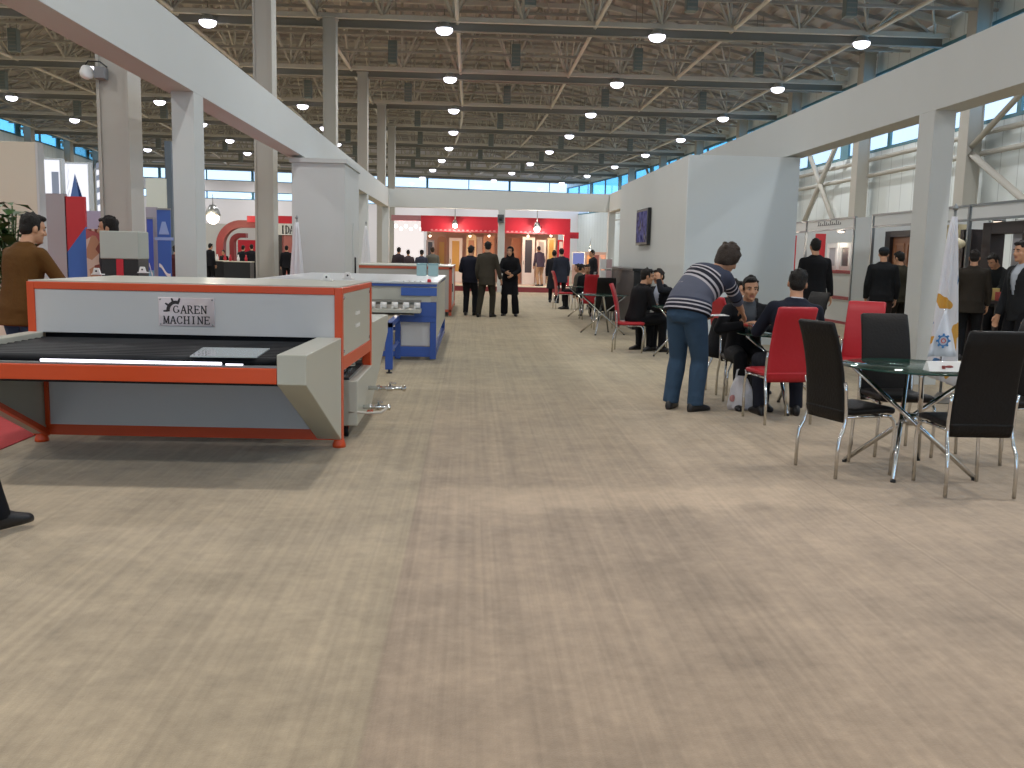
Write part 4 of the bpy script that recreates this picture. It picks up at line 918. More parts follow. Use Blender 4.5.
# banner wall with grey, red and blue fields
x0, x1, z0, z1 = span(44.5, 67, 193.5, 277, 15)
t = thing('banner_wall', 'banner wall with a grey, a red and a blue field, behind the orange machine', 'banner', ((x0 + x1) / 2, 15, 0))
MB().box(x0, x1, 15, 15.06, 0, z1).build('grey_field', greyb, t)
xr0, xr1, zr0, zr1 = span(66, 86, 196.5, 277, 15); zb = at(76, 230, 15)[1]
MB().hexa([(xr0, 15, zb - .35), (xr1, 15, zb + .05), (xr1, 15.06, zb + .05), (xr0, 15.06, zb - .35), (xr0, 15, zr1), (xr1, 15, zr1), (xr1, 15.06, zr1), (xr0, 15.06, zr1)]).build('red_field', mat('banner_red', '#c8303a', .5), t)
MB().hexa([(xr0, 15, 0), (xr1, 15, 0), (xr1, 15.06, 0), (xr0, 15.06, 0), (xr0, 15, zb - .35), (xr1, 15, zb + .05), (xr1, 15.06, zb + .05), (xr0, 15.06, zb - .35)]).build('blue_field', mat('banner_blue', '#3f6fc0', .5, noise_amt=.15, nscale=1), t)
# lit pictures high behind it
lit = emit('lit_white', '#f4f6ff', 2.6); lit_b = emit('lit_blue', '#7f9fe0', .75); lit_bd = emit('lit_blue_dark', '#4a62a0', .55); lit_g = emit('lit_pale_grey', '#c9d4ea', .9)
def litbox(lab, px0, px1, py0, py1, y): 
    x0, x1, z0, z1 = span(px0, px1, py0, py1, y); t = thing('lit_picture', lab, 'picture', ((x0 + x1) / 2, y, z0), 0, 'backlit pictures above the stands on the left')
    MB().box(x0 - .05, x1 + .05, y + .02, y + .25, z0 - .05, z1 + .05).build('frame', mat('pale_frame', '#b9c0c4', .5), t, .01); MB().box(x0, x1, y, y + .019, z0, z1).build('lit_face', lit, t)
    for xx in (x0 + .1, x1 - .1): MB().box(xx - .04, xx + .04, y + .06, y + .14, 0, z0 - .05).build('post', alu, t)
    return t, x0, x1, z0, z1
t, x0, x1, z0, z1 = litbox('leftmost backlit picture, white with a pale grey tower, above the beige stand', 42, 59.5, 160, 194, 26)
MB().box(x0 + .25, x1 - .02, 25.99, 25.999, z0, z1 - .3).build('printed_tower', lit_g, t)
t, x0, x1, z0, z1 = litbox('backlit picture of a pointed blue tower shape on white, above the banner wall', 61, 88, 164, 212, 26.5)
w = x1 - x0; xc = x0 + w * .52
MB().prism([(xc - w * .30, z0), (xc + w * .22, z0), (xc + .01, z1 - .25)], 'y', 26.49, 26.498).build('printed_tower', lit_b, t); MB().prism([(xc + w * .22, z0), (xc + w * .42, z0), (xc + .02, z1 - .28)], 'y', 26.49, 26.498).build('printed_shade_side', lit_bd, t)
r = MB()
for q in range(5): r.prism([(xc - w * .32 + q * .02, z0 + .3 + q * .28), (xc - w * .2, z0 + .55 + q * .28), (xc - w * .2, z0 + .60 + q * .28), (xc - w * .32 + q * .02, z0 + .34 + q * .28)], 'y', 26.488, 26.489)
r.build('printed_lines', lit_g, t)
t, x0, x1, z0, z1 = litbox('narrow backlit picture with white lattice bars, beside the near grey column', 97, 108, 170, 211, 27)
r = MB()
for q in range(4): zz = z0 + .15 + q * .33; r.hexa([(x0, 26.99, zz), (x1, 26.99, zz + .12), (x1, 26.998, zz + .12), (x0, 26.998, zz), (x0, 26.99, zz + .14), (x1, 26.99, zz + .26), (x1, 26.998, zz + .26), (x0, 26.998, zz + .14)])
r.build('printed_bars', lit_g, t)
pan('stand_board', 'plain pale violet board between the banner wall and the near grey column', 'board', 84, 106, 211, 230, 16.5, .05, mat('pale_violet_board', '#b9b3cc', .6), floor=True)
def productmat():
    m = mat('product_poster', '#7a4a3c', .5); nt = m.node_tree; b = nt.nodes['Principled BSDF']; tc = nt.nodes.new('ShaderNodeTexCoord'); n = nt.nodes.new('ShaderNodeTexVoronoi'); n.inputs['Scale'].default_value = 7
    r = nt.nodes.new('ShaderNodeValToRGB'); cr = r.color_ramp; cr.interpolation = 'CONSTANT'; cr.elements[0].color = lin('#7d3f36')
    for p, h in ((.3, '#b08468'), (.5, '#a9575a'), (.7, '#c9b6a8')): cr.elements.new(p).color = lin(h)
    s = nt.nodes.new('ShaderNodeSeparateColor'); nt.links.new(tc.outputs['Object'], n.inputs[0]); nt.links.new(n.outputs['Color'], s.inputs[0]); nt.links.new(s.outputs[0], r.inputs[0]); nt.links.new(r.outputs[0], b.inputs['Base Color']); return m
pan('product_poster', 'reddish brown poster of products hanging left of the grey kiosk', 'poster', 86.5, 100, 229, 276, 14.6, .04, productmat(), floor=True)
# kiosk in front of the near column
x0, x1, z0, z1 = span(99.5, 138.5, 231, 259, 8.75)
t = thing('control_kiosk', 'grey kiosk with a black and red lower front standing behind the orange machine', 'kiosk', ((x0 + x1) / 2, 8.9, 0)); zm = z0
t.location.y = 10.1; WL[t] = V(t.location); yk = 9.98; x0, x1, z0, z1 = span(99.5, 138.5, 231, 259, yk); zm = z0
MB().box(x0, x1, yk, yk + .32, zm, z1).build('upper_casing', mat('kiosk_grey', '#a5aaa2', .5), t, .01); MB().box(x0 + .01, x1 - .01, yk + .01, yk + .32, 0, zm).build('lower_casing', blackm, t); xm = (x0 + x1) / 2
MB().box(xm - .035, xm + .035, yk + .002, yk + .011, .1, zm).build('red_stripe', redm, t)
# plant
X, Z = at(10, 240, 10.2); t = thing('potted_plant', 'leafy green potted plant at the left edge, in front of the beige stand wall', 'plant', (X, 10.2, 0))
MB().lathe([(.14, 0), (.19, .36), (.21, .4), (.18, .4), (.16, .36), (.001, .36)], (X, 10.2, 0), 20).build('pot', mat('dark_pot', '#4a3a30', .5), t)
st = MB(); lf = MB(); rnd = random.Random(3)
for q in range(26):
    a = rnd.uniform(0, 2 * PI); h = rnd.uniform(1.2, 1.92); r = rnd.uniform(.08, .32); p0 = V((X, 10.2, .38)); p2 = V((X + r * math.cos(a), 10.2 + r * math.sin(a), h)); p1 = V((X + r * .25 * math.cos(a), 10.2 + r * .25 * math.sin(a), h * .65)); st.tube([p0, p1, p2], .008, 5)
    for k in range(7):
        b = rnd.uniform(0, 2 * PI); o = p1 + (p2 - p1) * (k / 6); d = V((math.cos(b), math.sin(b), rnd.uniform(-.1, .9))).normalized(); L = rnd.uniform(.18, .30); sd = d.cross(V((0, 0, 1))).normalized() * L * .27; up = sd.cross(d).normalized() * .01
        lf.add([o, o + d * L * .4 + sd + up, o + d * L - V((0, 0, L * .25)), o + d * L * .4 - sd + up, o + d * L * .4 - up], [(0, 1, 4), (1, 2, 4), (2, 3, 4), (3, 0, 4)], True)
st.build('stem', mat('stem_green', '#4b5a33', .7), t); lf.build('foliage', mat('leaf_green', '#3f5e30', .5, noise_amt=.3, nscale=5), t)
# lamp head and cable on the near grey column
X, Z = at(95, 72, 13.9); t = thing('flood_lamp', 'round white flood lamp fixed high on the near grey column under the left beam', 'lamp', (X, 13.9, Z))
MB().lathe([(.02, -.12), (.08, -.08), (.10, 0), (.09, .02), (.001, .02)], (0, 0, 0), 20).xf(Matrix.Translation((X - .1, 13.9, Z)) @ Matrix.Rotation(PI * .35, 4, 'X') @ Matrix.Rotation(PI * .25, 4, 'Y')).build('lamp_head', whitep, t)
MB().tube([(X + .14, 13.98, Z + .08), (X + .05, 13.95, Z + .15), (X - .1, 13.92, Z + .15), (X - .2, 13.95, Z + .02), (X - .2, 14.0, Z - .08)], .01, 8).build('cable', blackm, t); MB().box(X - .02, X + .12, 13.9, 14.075, Z - .08, Z + .08).build('bracket', mat('bracket_grey', '#7d7f82', .5), t, .01)
# pale booth and roll-ups between the columns
pan('stand_board', 'tall greenish white stand board above the blue roll-up banners', 'board', 146, 166, 178.5, 208, 30, .1, mat('greenish_white_board', '#cdd2ca', .6), floor=True)
X, _ = at(169, 200, 33); tag(MB().box(X - .11, X + .11, 33, 33.2, 0, 5).build('steel_post', mat('blue_grey_paint', '#5d6a78', .5)), 'blue-grey steel post right of the greenish white board', 'post')
def rollup(lab, px0, px1, py0, y, m, mark, low=None):
    x0, x1, z0, z1 = span(px0, px1, py0, 276, y); t = thing('rollup_banner', lab, 'banner', ((x0 + x1) / 2, y, 0), 0, 'blue banners left of the white pillar')
    MB().box(x0, x1, y, y + .012, .08, z1).build('banner_sheet', m, t); MB().box(x0 - .01, x1 + .01, y - .06, y + .08, 0, .08).build('base', alu, t, .01); MB().box(x0 - .005, x1 + .005, y - .005, y + .02, z1, z1 + .03).build('top_rail', alu, t); MB().cyl(((x0 + x1) / 2, y + .03, .08), ((x0 + x1) / 2, y + .03, z1), .01, 6).build('pole', alu, t)
    g = MB(); w = x1 - x0; rib_ = []
    for k in range(13): u = k / 12; rib_.append((x0 + .02 + (w - .04) * u, 1.12 + .05 * math.sin(u * 4.6 + 1.2) - .10 * u))
    for a, b in zip(rib_[:-1], rib_[1:]): g.hexa([(a[0], y - .004, a[1] - .04), (b[0], y - .004, b[1] - .04), (b[0], y, b[1] - .04), (a[0], y, a[1] - .04), (a[0], y - .004, a[1] + .02), (b[0], y - .004, b[1] + .02), (b[0], y, b[1] + .02), (a[0], y, a[1] + .02)])
    g.build('wave_print', whitep, t)
    if mark:
        g = MB(); xc = (x0 + x1) / 2; g.prism([(xc - .09, z1 - .42), (xc + .09, z1 - .42), (xc + .03, z1 - .2), (xc - .03, z1 - .2)], 'y', y - .004, y); g.box(xc - .16, xc + .16, y - .004, y, z1 - .52, z1 - .47); g.build('logo_print', mat('logo_pale_blue', '#8ea6d6', .5), t)
    if low: MB().box(x0, x1, y - .003, y, .08, 1.05).build('lower_print', low, t)
pan('display_board', 'grey display board behind the narrow blue banner, right of the near grey column', 'board', 146.5, 158, 207, 276, 17.6, .05, mat('grey_lilac_board', '#a7a5b0', .6), floor=True)
rollup('narrow blue banner with a teal lower part, on the grey display board', 147.5, 153.3, 219, 17.5, mat('banner_blue_2', '#3a55b4', .5), False, mat('banner_teal', '#7fb0c0', .5))
rollup('taller blue banner with a pale logo and white wave, left of the white pillar', 157.5, 171, 210, 17.0, mat('banner_blue_3', '#3961b0', .5, noise_amt=.1, nscale=2), True)
# far left stand with the red arch
YA = 45; am = mat('arch_red', '#7d2124', .5)
def arch(lab, px0, px1, pyt, th, y, col):
    x0, x1, z0, z1 = span(px0, px1, pyt, 275, y); R = (x1 - x0) * .62; mb = MB(); out = []; inn = []
    for q in range(13):
        a = PI - q * PI / 24; out.append((x0 + R + R * math.cos(a), z1 - R + R * math.sin(a))); inn.append((x0 + R + (R - th) * math.cos(a), z1 - R + (R - th) * math.sin(a)))
    out = [(x0, 0)] + out + [(x1, z1)]; inn = [(x0 + th, 0)] + inn + [(x1, z1 - th)]
    for a in range(len(out) - 1): p = (out[a], out[a + 1], inn[a + 1], inn[a]); mb.hexa([(u, y, w) for u, w in p] + [(u, y + .5, w) for u, w in p])
    return tag(mb.build('stand_arch', col), lab, 'arch', 'red arches of the far left stand')
arch('larger dark red stand arch seen between the white pillar and the second grey column', 216, 257, 220, .34, YA, am)
arch('smaller dark red arch inside the larger one at the far left stand', 229.5, 246, 233, .22, YA + 3, am)
pan('stand_board', 'white back board of the far left stand behind the red arches', 'board', 205, 262, 224, 276, YA + 6, .1, white, floor=True)
x0, x1, z0, z1 = span(247, 262, 216, 230, YA - .6); t = thing('stand_fascia', 'red fascia on a white post at the end of the larger red arch', 'fascia', ((x0 + x1) / 2, YA - .45, 0)); MB().box(x0, x1, YA - .6, YA - .3, z0 + .35, z1).build('fascia_board', redm, t); MB().box(x1 - .2, x1 - .02, YA - .55, YA - .35, 0, z0 + .35).build('post', white, t)
pan('stand_shelf', 'red and white display shelf under the smaller red arch of the far left stand', 'shelf', 238, 256, 240, 276, YA + 5, .4, redm, floor=True)
x0, x1, z0, z1 = span(278, 296, 216, 235, 44); t = thing('stand_sign', 'red and white stand sign with black lettering right of the second grey column', 'sign', ((x0 + x1) / 2, 44, z0)); zq = z0 + (z1 - z0) * .6
MB().box(x0, x1, 44, 44.3, zq, z1).build('red_band', redm, t); lb = MB().box(x0, x1, 44, 44.3, z0, zq).build('white_band', white, t); g = MB(); letters(g, 'IDA', x0 + .12, z0 + .06, .19, (zq - z0) * .7, 44, .01, gap=.05); g.build('lettering', blackm, lb)
p_ = MB(); p_.box(x0, x0 + .15, 44.05, 44.25, 0, z0); p_.box(x1 - .15, x1, 44.05, 44.25, 0, z0); p_.build('post', mat('dark_door_frame', '#33302f', .5), t)
MB().box(x0 + .15, x1 - .15, 44.1, 44.2, 0, z0).build('red_door_board', mat('faded_red_board', '#a0605a', .5), t)
def spot(lab, px, py, y, r, strength, en, col='#ffe9c8', grp=None):
    X, Z = at(px, py, y); t = thing('stand_spotlight', lab, 'spotlight', (X, y, Z), 0, grp)
    MB().ell((X, y, Z), r, 14, 8).build('glowing_bulb', emit('spot_glow_%d' % strength, col, strength), t); MB().lathe([(r * .5, r * 2.2), (r * 1.1, r * 1.2), (r * 1.3, r * .4), (r * 1.2, r * .4), (r * .9, r * 1.1)], (X, y, Z), 16).build('reflector', alu, t); MB().cyl((X, y, Z + r * 2), (X, y, Z + r * 2 + .5), .02, 6).build('arm', alu, t)
    l = bpy.data.lights.new('bulb', 'POINT'); l.energy = en; l.color = lin(col)[:3]; l.shadow_soft_size = r; o = bpy.data.objects.new('bulb', l); COL.objects.link(o); o.parent = t; o.location = (0, -r * 1.6, -.05)
    return t
spot('glaring warm spotlight beside the red arch at the far left stand', 213, 218, 43, .26, 60, 600)
for px, lab, y in ((216, 'black-draped table beside the white pillar', 39), (237, 'black-draped table beside the second grey column', 37.5)):
    X, Z = at(px, 266, y); t = thing('draped_table', lab, 'table', (X, y, 0), 0, 'black-draped tables at the far left stand'); MB().box(X - .5, X + .5, y, y + .7, 0, .98).build('black_drape', blackm, t, .01); MB().box(X - .52, X + .52, y - .02, y + .72, .98, 1.01).build('table_top', cream, t)
    for q in range(3):
        xx = X - .3 + q * .28; tag(MB().lathe([(.05, 1.012), (.06, 1.12), (.03, 1.2), (.03, 1.26), (.001, 1.26)], (xx, y + .2 + .1 * q, 0), 10).build('product_jar', [redm, whitep, redm][q]), ['red jar at the left end', 'white jar in the middle', 'red jar at the right end'][q] + ' of the ' + lab, 'jar', 'jars on the draped tables')

# --- far red stand in the middle
YP = 38.7
X0, _ = at(420, 290, YP); X1, _ = at(569, 290, YP)
ST = thing('red_stand', 'far stand with a red fascia and low dark red plinth across the aisle end', 'stand', ((X0 + X1) / 2, 39, 0))
MB().box(X0, X1, YP, 44.5, 0, .2).build('plinth', mat('plinth_red', '#7d2e34', .6), ST); MB().box(X0, X1, YP - .005, 44.5, .2, .235).build('plinth_top', cream, ST)
zt, zb = at(500, 218.5, YP)[1], at(500, 233, YP)[1]
MB().box(X0, X1, YP + .2, YP + .4, zb, zt).build('red_fascia', mat('stand_red', '#bf1f33', .45), ST)
MB().box(X0, X1, 44.3, 44.5, .235, zt).build('back_wall', mat('warm_back_wall', '#c3a08c', .6), ST); MB().box(X0, X1, YP + .2, 44.5, zt, zt + .06).build('canopy', mat('stand_red', '#bf1f33'), ST)
xe = MB(); xe.box(X1 - .25, X1, YP + .1, YP + .5, .235, zb); xe.box(X1, X1 + .35, YP + .2, YP + .45, zb - .15, zb + .1); xe.build('end_post', mat('stand_red', '#bf1f33'), ST)
g = MB()
g.box(X0 + .4, X0 + 5.1, YP + .19, YP + .2, zb + .03, zb + .045)
for q in range(26): xx = X0 + .4 + q * .18; g.box(xx, xx + .09, YP + .19, YP + .2, zb + .04, zb + .10)
g.build('fascia_print', mat('print_pink', '#d98a90', .5), ST)
wood = mat('pale_wood', '#b98a6a', .5, noise_amt=.12, nscale=8); whited = mat('white_door_paint', '#d8d6d2', .4); dkglass = mat('dark_glass_pane', '#4a4a50', .15); yel = mat('amber_pane', '#c9a254', .3)
def sample(lab, px0, px1, pyt, y, frame, pane, arched=False, pb=.25):
    y += 2.2
    x0, x1, z0, z1 = span(px0, px1, pyt, 290, y); z0 = .236; t = thing('door_sample', lab, 'door sample', ((x0 + x1) / 2, y, z0), 0, 'door samples on the far red stand'); w = x1 - x0; f = MB(); s = min(.14, w * .22)
    f.box(x0, x0 + s, y, y + .09, z0, z1); f.box(x1 - s, x1, y, y + .09, z0, z1); f.box(x0 + s, x1 - s, y, y + .09, z1 - s, z1); f.box(x0 + s, x1 - s, y, y + .09, z0, z0 + (z1 - z0) * pb)
    if arched: f.prism([(x0, z1)] + [((x0 + x1) / 2 - w / 2 * math.cos(q * PI / 12), z1 + w * .4 * math.sin(q * PI / 12)) for q in range(1, 12)] + [(x1, z1)], 'y', y, y + .09)
    f.build('frame', frame, t); MB().box(x0 + s, x1 - s, y + .03, y + .06, z0 + (z1 - z0) * pb, z1 - s).build('pane', pane, t); MB().cyl((x0 + s * .5, y - .04, 1.1), (x0 + s * .5, y - .04, 1.26), .015, 6).build('handle', alu, t)
sample('grey door sample at the left end of the far red stand', 426, 434, 240, 40, greyb, dkglass)
sample('arched warm wooden door sample behind the grey-clothed person at the far stand', 437, 446, 240, 41, wood, yel, True)
sample('white door sample with an amber pane, left of the navy jacket man', 449, 462, 238, 40, whited, yel)
sample('cream arched door sample behind the head of the man in the dark jacket', 466, 476, 238, 40, mat('cream_door', '#d8c79c', .5), wood, True)
sample('narrow white door sample right behind the man in the dark jacket', 476.5, 482, 237, 40.3, whited, whited)
sample('plain wooden door sample left of the middle white pillar', 483, 494, 236, 40, wood, wood)
sample('plain wooden door sample right of the middle white pillar', 511, 520.5, 238, 40, wood, wood)
sample('white door sample with a narrow dark pane, right of the woman in black', 522, 534.5, 237, 39, whited, dkglass)
sample('white door sample with a pale pane further right on the far red stand', 536, 545.5, 240, 39, whited, mat('pale_pane', '#a9a6a4', .3), pb=.5)
sample('cream door sample lit from above near the right end of the far red stand', 547, 555, 238, 39, mat('cream_door', '#d8c79c'), yel)
sample('red and white door sample at the right end of the far red stand', 557, 564, 240, 39, redm, whited)
spot('small spotlight above the left half of the far red stand', 455, 225.5, 38.5, .10, 30, 120, '#fff2dc', 'spotlights on the far red stand')
spot('glaring spotlight on the right half of the far red stand', 537, 229, 38.4, .12, 40, 220, '#fff4e4', 'spotlights on the far red stand')
for px, lab in ((430, 'leftmost'), (470, 'second from left'), (489, 'third from left'), (528, 'fourth from left'), (551, 'rightmost')):
    spot(lab + ' of the tiny spotlights over the door samples of the red stand', px, 236, 40.6, .05, 12, 60, '#ffe2c0', 'tiny spotlights over the door samples')
# overexposed lit stand on the left end
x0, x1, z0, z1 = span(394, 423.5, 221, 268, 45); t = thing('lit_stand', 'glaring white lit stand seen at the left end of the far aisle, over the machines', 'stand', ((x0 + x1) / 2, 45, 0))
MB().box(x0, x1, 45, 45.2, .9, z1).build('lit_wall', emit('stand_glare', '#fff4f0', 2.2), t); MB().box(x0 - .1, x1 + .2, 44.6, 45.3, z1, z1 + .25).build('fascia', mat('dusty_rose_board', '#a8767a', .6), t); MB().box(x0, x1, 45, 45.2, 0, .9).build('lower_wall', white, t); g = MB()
for q in range(6): xx = x0 + (x1 - x0) * (q + .5) / 6; g.ell((xx, 44.7, z1 - .25 - .12 * (q % 2)), .07, 8, 5)
g.build('lamp_row', emit('spot_glow_20', '#fff2e0', 20), t)
l = bpy.data.lights.new('bulb', 'AREA'); l.energy = 260; l.size = 1.2; l.color = (1, .93, .88); o = bpy.data.objects.new('bulb', l); COL.objects.link(o); o.parent = t; o.location = (0, -.5, 2.2); o.rotation_euler = (math.radians(80), 0, 0)
# far right stands
pan('stand_board', 'pale pink stand wall far away beyond the right end of the cross beam', 'board', 572, 612, 252, 290, 52, .1, mat('pale_pink_wall', '#d8b3a4', .6), floor=True)  # white wall; the warm light on it is put into the colour
x0, x1, z0, z1 = span(573, 584, 253, 264, 50); t = thing('lit_screen', 'small bluish lit screen on the far stand beyond the red fascia', 'screen', ((x0 + x1) / 2, 50, z0)); MB().box(x0 - .05, x1 + .05, 50, 50.1, z0 - .05, z1 + .05).build('casing', whitep, t); MB().box(x0, x1, 49.98, 49.999, z0, z1).build('display', emit('screen_blue', '#a9b4ff', 1.1), t); MB().box((x0 + x1) / 2 - .05, (x0 + x1) / 2 + .05, 50.02, 50.08, 0, z0).build('post', alu, t)
for px, c, lab in ((589, '#c98a5a', 'orange brown upright panel'), (596, '#6b3a3a', 'dark maroon upright panel'), (602.5, '#d8a08a', 'salmon upright panel')): pan('stand_board', lab + ' of the far stand beyond the right end of the cross beam', 'panel', px - 2.4, px + 2.4, 255, 290, 50, .1, mat('panel_' + c[1:], c, .5), 'upright panels of the far stand', floor=True)
spot('warm spotlight over the far stand beyond the red fascia', 590, 250.5, 49, .06, 14, 150, '#ffdcb4')

# --- shell stands along the right
XS = 8.75; shell = mat('shell_panel', '#c8cac8', .5)
def fascia(lab, ya, yb, mark):
    t = thing('stand_fascia', lab, 'fascia', (XS, (ya + yb) / 2, 2.25), 0, 'shell stand fascias on the right'); MB().box(XS, XS + .03, ya + .04, yb - .04, 2.27, 2.48).build('fascia_board', shell, t); r = MB(); r.box(XS - .01, XS + .04, ya, yb, 2.23, 2.27); r.box(XS - .01, XS + .04, ya, yb, 2.48, 2.52); r.build('rail', alu, t)
    if mark:
        g = MB(); ym = (ya + yb) / 2; q = 0; y = ym - .75
        while y < ym + .75: g.box(XS - .004, XS, y, y + .05, 2.36, 2.36 + .05 + .03 * (q % 3)); g.box(XS - .004, XS, y, y + .11, 2.36, 2.375); y += .13; q += 1
        g.build('fascia_print', mat('fascia_print_dark', '#4a4d50', .5), t)
def post(lab, y): tag(MB().box(XS - .02, XS + .04, y - .03, y + .03, 0, 2.52).build('stand_post', alu), lab, 'post', 'shell stand posts on the right')
FY = [10.4, 13.5, 16.6, 20.65, 21.65, 24.8, 28.2]
for (a, b), lab, mk in (((10.43, 13.47), 'pale fascia of the nearest shell stand, at the right edge', False), ((13.53, 16.57), 'pale fascia over the man in the dark suit at the right edge', False), ((16.63, 20.62), 'pale fascia over the wooden display door, behind the right pillar', False), ((21.68, 24.77), 'pale fascia with small dark writing over the man in the black coat', True), ((24.83, 28.17), 'furthest pale fascia of the right shell stands, beside the white partition', False)): fascia(lab, a, b, mk)
for i, y in enumerate(FY): post(nth(i, 'aluminium post of the shell stands on the right'), y)
tag(MB().box(XS, XS + .03, 20.69, 21.61, .02, 2.48).build('shell_panel', mat('shell_panel_blue', '#b4bcbf', .5)), 'tall bluish white panel between the black coat and the black leather jacket', 'panel')
for ya, yb, lab in ((10.4, 20.6, 'long pale back wall of the near shell stand with doors on the right'), (21.7, 28.2, 'pale back wall of the shell stand behind the man in the black coat')):
    t = thing('stand_back_wall', lab, 'wall panel', (11.9, (ya + yb) / 2, 0)); n = int((yb - ya) / 1.0)
    for q in range(n): y = ya + (yb - ya) * q / n; MB().box(11.9, 11.93, y + .02, y + (yb - ya) / n - .02, .02, 2.48).build('wall_board', shell, t)
    r = MB()
    for q in range(n + 1): y = ya + (yb - ya) * q / n; r.box(11.89, 11.94, y - .018, y + .018, 0, 2.5)
    r.build('rail', alu, t)
for y, lab in ((28.25, 'far side wall of the shell stand behind the man in the black coat'), (21.66, 'side wall dividing the two shell stands on the right')): tag(MB().box(XS + .06, 11.88, y, y + .03, 0.01, 2.48).build('stand_side_wall', shell), lab, 'wall panel')
redp = mat('bright_red_panel', '#c2202a', .45)
for y, lab in ((24.75, 'red upright panel directly behind the man in the black coat'), (27.0, 'red upright panel beside the edge of the white partition')):
    tag(MB().box(9.0, 9.26, y, y + .06, 0, 2.2).build('upright_board', redp), lab, 'panel', 'red panels of the right shell stand')
t = thing('display_counter', 'white display counter with dark red bands beside the man in the black coat', 'counter', (9.2, 23, 0)); MB().box(8.95, 9.45, 21.9, 24.7, 0, 1.2).build('counter_body', white, t, .004); r = MB(); r.box(8.93, 9.47, 21.88, 24.72, 1.2, 1.26); r.box(8.93, 9.47, 21.88, 24.72, .58, .66); r.box(8.93, 9.47, 21.88, 24.72, 0, .06); r.build('red_band', red_dark, t)
for q, (y, pn_, lab) in enumerate(((22.0, greyb, 'right one of the small framed samples on the display counter'), (22.85, dkglass, 'middle one of the small framed samples on the display counter'), (23.7, greyb, 'left one of the small framed samples on the display counter'))):
    t = thing('framed_sample', lab, 'sample', (9.2, y + .25, 1.26), 0, 'framed samples on the display counter'); f = MB(); f.box(9.18, 9.24, y, y + .13, 1.26, 1.95); f.box(9.18, 9.24, y + .57, y + .7, 1.26, 1.95); f.box(9.18, 9.24, y + .13, y + .57, 1.83, 1.95); f.box(9.18, 9.24, y + .13, y + .57, 1.26, 1.38); f.build('frame', whitep, t); MB().box(9.20, 9.22, y + .13, y + .57, 1.38, 1.83).build('pane', pn_, t); MB().box(9.16, 9.30, y - .01, y + .71, 1.2605, 1.275).build('foot_bar', redp, t)
def downlight(lab, px, py, x):
    d = ray(px, py); s = x / d.x; y, Z = d.y * s, HC + d.z * s; t = thing('stand_downlight', lab, 'lamp', (x, y, Z), 0, 'downlights of the right shell stands'); MB().lathe([(.10, .06), (.11, .0), (.09, -.005), (.08, .03)], (x, y, Z), 18).build('lamp_ring', alu, t); MB().lathe([(.09, .01), (.085, -.01), (.03, -.03)], (x, y, Z), 18).build('glowing_bulb', emit('downlight_glow', '#ffe6cf', 9), t); MB().cyl((x, y, Z + .05), (x, y, Z + .3), .012, 6).build('arm', alu, t)
    l = bpy.data.lights.new('bulb', 'POINT'); l.energy = 26; l.color = (1, .87, .72); l.shadow_soft_size = .08; o = bpy.data.objects.new('bulb', l); COL.objects.link(o); o.parent = t; o.location = (.0, 0, -.12)
downlight('lit downlight under the fascia right of the man in the black coat', 841, 231.5, 9.1); downlight('lit downlight under the fascia above the man bending at the right', 999, 221.5, 9.0)
# wooden door display
woodd = mat('brown_door_wood', '#8a5634', .45, noise_amt=.18, nscale=5); dkw = mat('dark_wenge', '#2c2120', .45)
t = thing('display_door', 'brown panelled wooden door in a dark frame behind the man in the cap', 'door', (9.0, 19.3, 0))
f = MB(); f.box(8.95, 9.1, 18.3, 18.5, 0, 2.15); f.box(8.95, 9.1, 20.2, 20.45, 0, 2.15); f.box(8.95, 9.1, 18.5, 20.2, 2.02, 2.15); f.build('frame', dkw, t, .005)
lf_ = MB().box(9.02, 9.06, 18.95, 20.18, .02, 2.02).build('door_leaf', woodd, t); g = MB()
for za, zb_ in ((.2, .95), (1.1, 1.85)):
    for ya in (19.07, 19.64): g.box(9.005, 9.02, ya, ya + .42, za, za + .04); g.box(9.005, 9.02, ya, ya + .42, zb_, zb_ + .04); g.box(9.005, 9.02, ya, ya + .04, za, zb_); g.box(9.005, 9.02, ya + .38, ya + .42, za, zb_)
g.build('moulding', mat('door_moulding', '#a06a44', .45), lf_); MB().box(9.02, 9.06, 18.52, 18.92, .02, 2.02).build('side_leaf', dkw, t); MB().cyl((8.98, 19.02, .98), (8.98, 19.02, 1.12), .014, 8).build('handle', alu, lf_)
tag(MB().box(8.9, 9.1, 17.2, 18.28, 0, 2.2).build('upright_board', mat('cream_panel', '#d2c39a', .5)), 'cream upright panel beside the brown wooden door, left of the right pillar', 'panel')
def portal(lab, ya, yb, h, leaf):
    t = thing('display_doorway', lab, 'doorway', (9.0, (ya + yb) / 2, 0), 0, 'dark display doorways on the right'); f = MB(); f.box(8.9, 9.15, ya, ya + .28, 0, h); f.box(8.9, 9.15, yb - .28, yb, 0, h); f.box(8.9, 9.15, ya + .28, yb - .28, h - .2, h); f.build('frame', dkw, t, .005)
    if leaf: MB().box(9.02, 9.06, ya + .28, yb - .28, .02, h - .2).build('door_leaf', dkw, t)
    else: MB().box(9.02, 9.05, ya + .28, ya + .75, .02, h - .2).build('side_glass', greyb, t)
portal('dark display doorway behind the man bending at the right', 14.9, 16.4, 2.2, False); portal('dark display doorway directly right of the white flag', 16.75, 17.15, 2.1, True); portal('dark display doorway behind the head of the man at the right edge', 13.2, 14.7, 2.2, True)
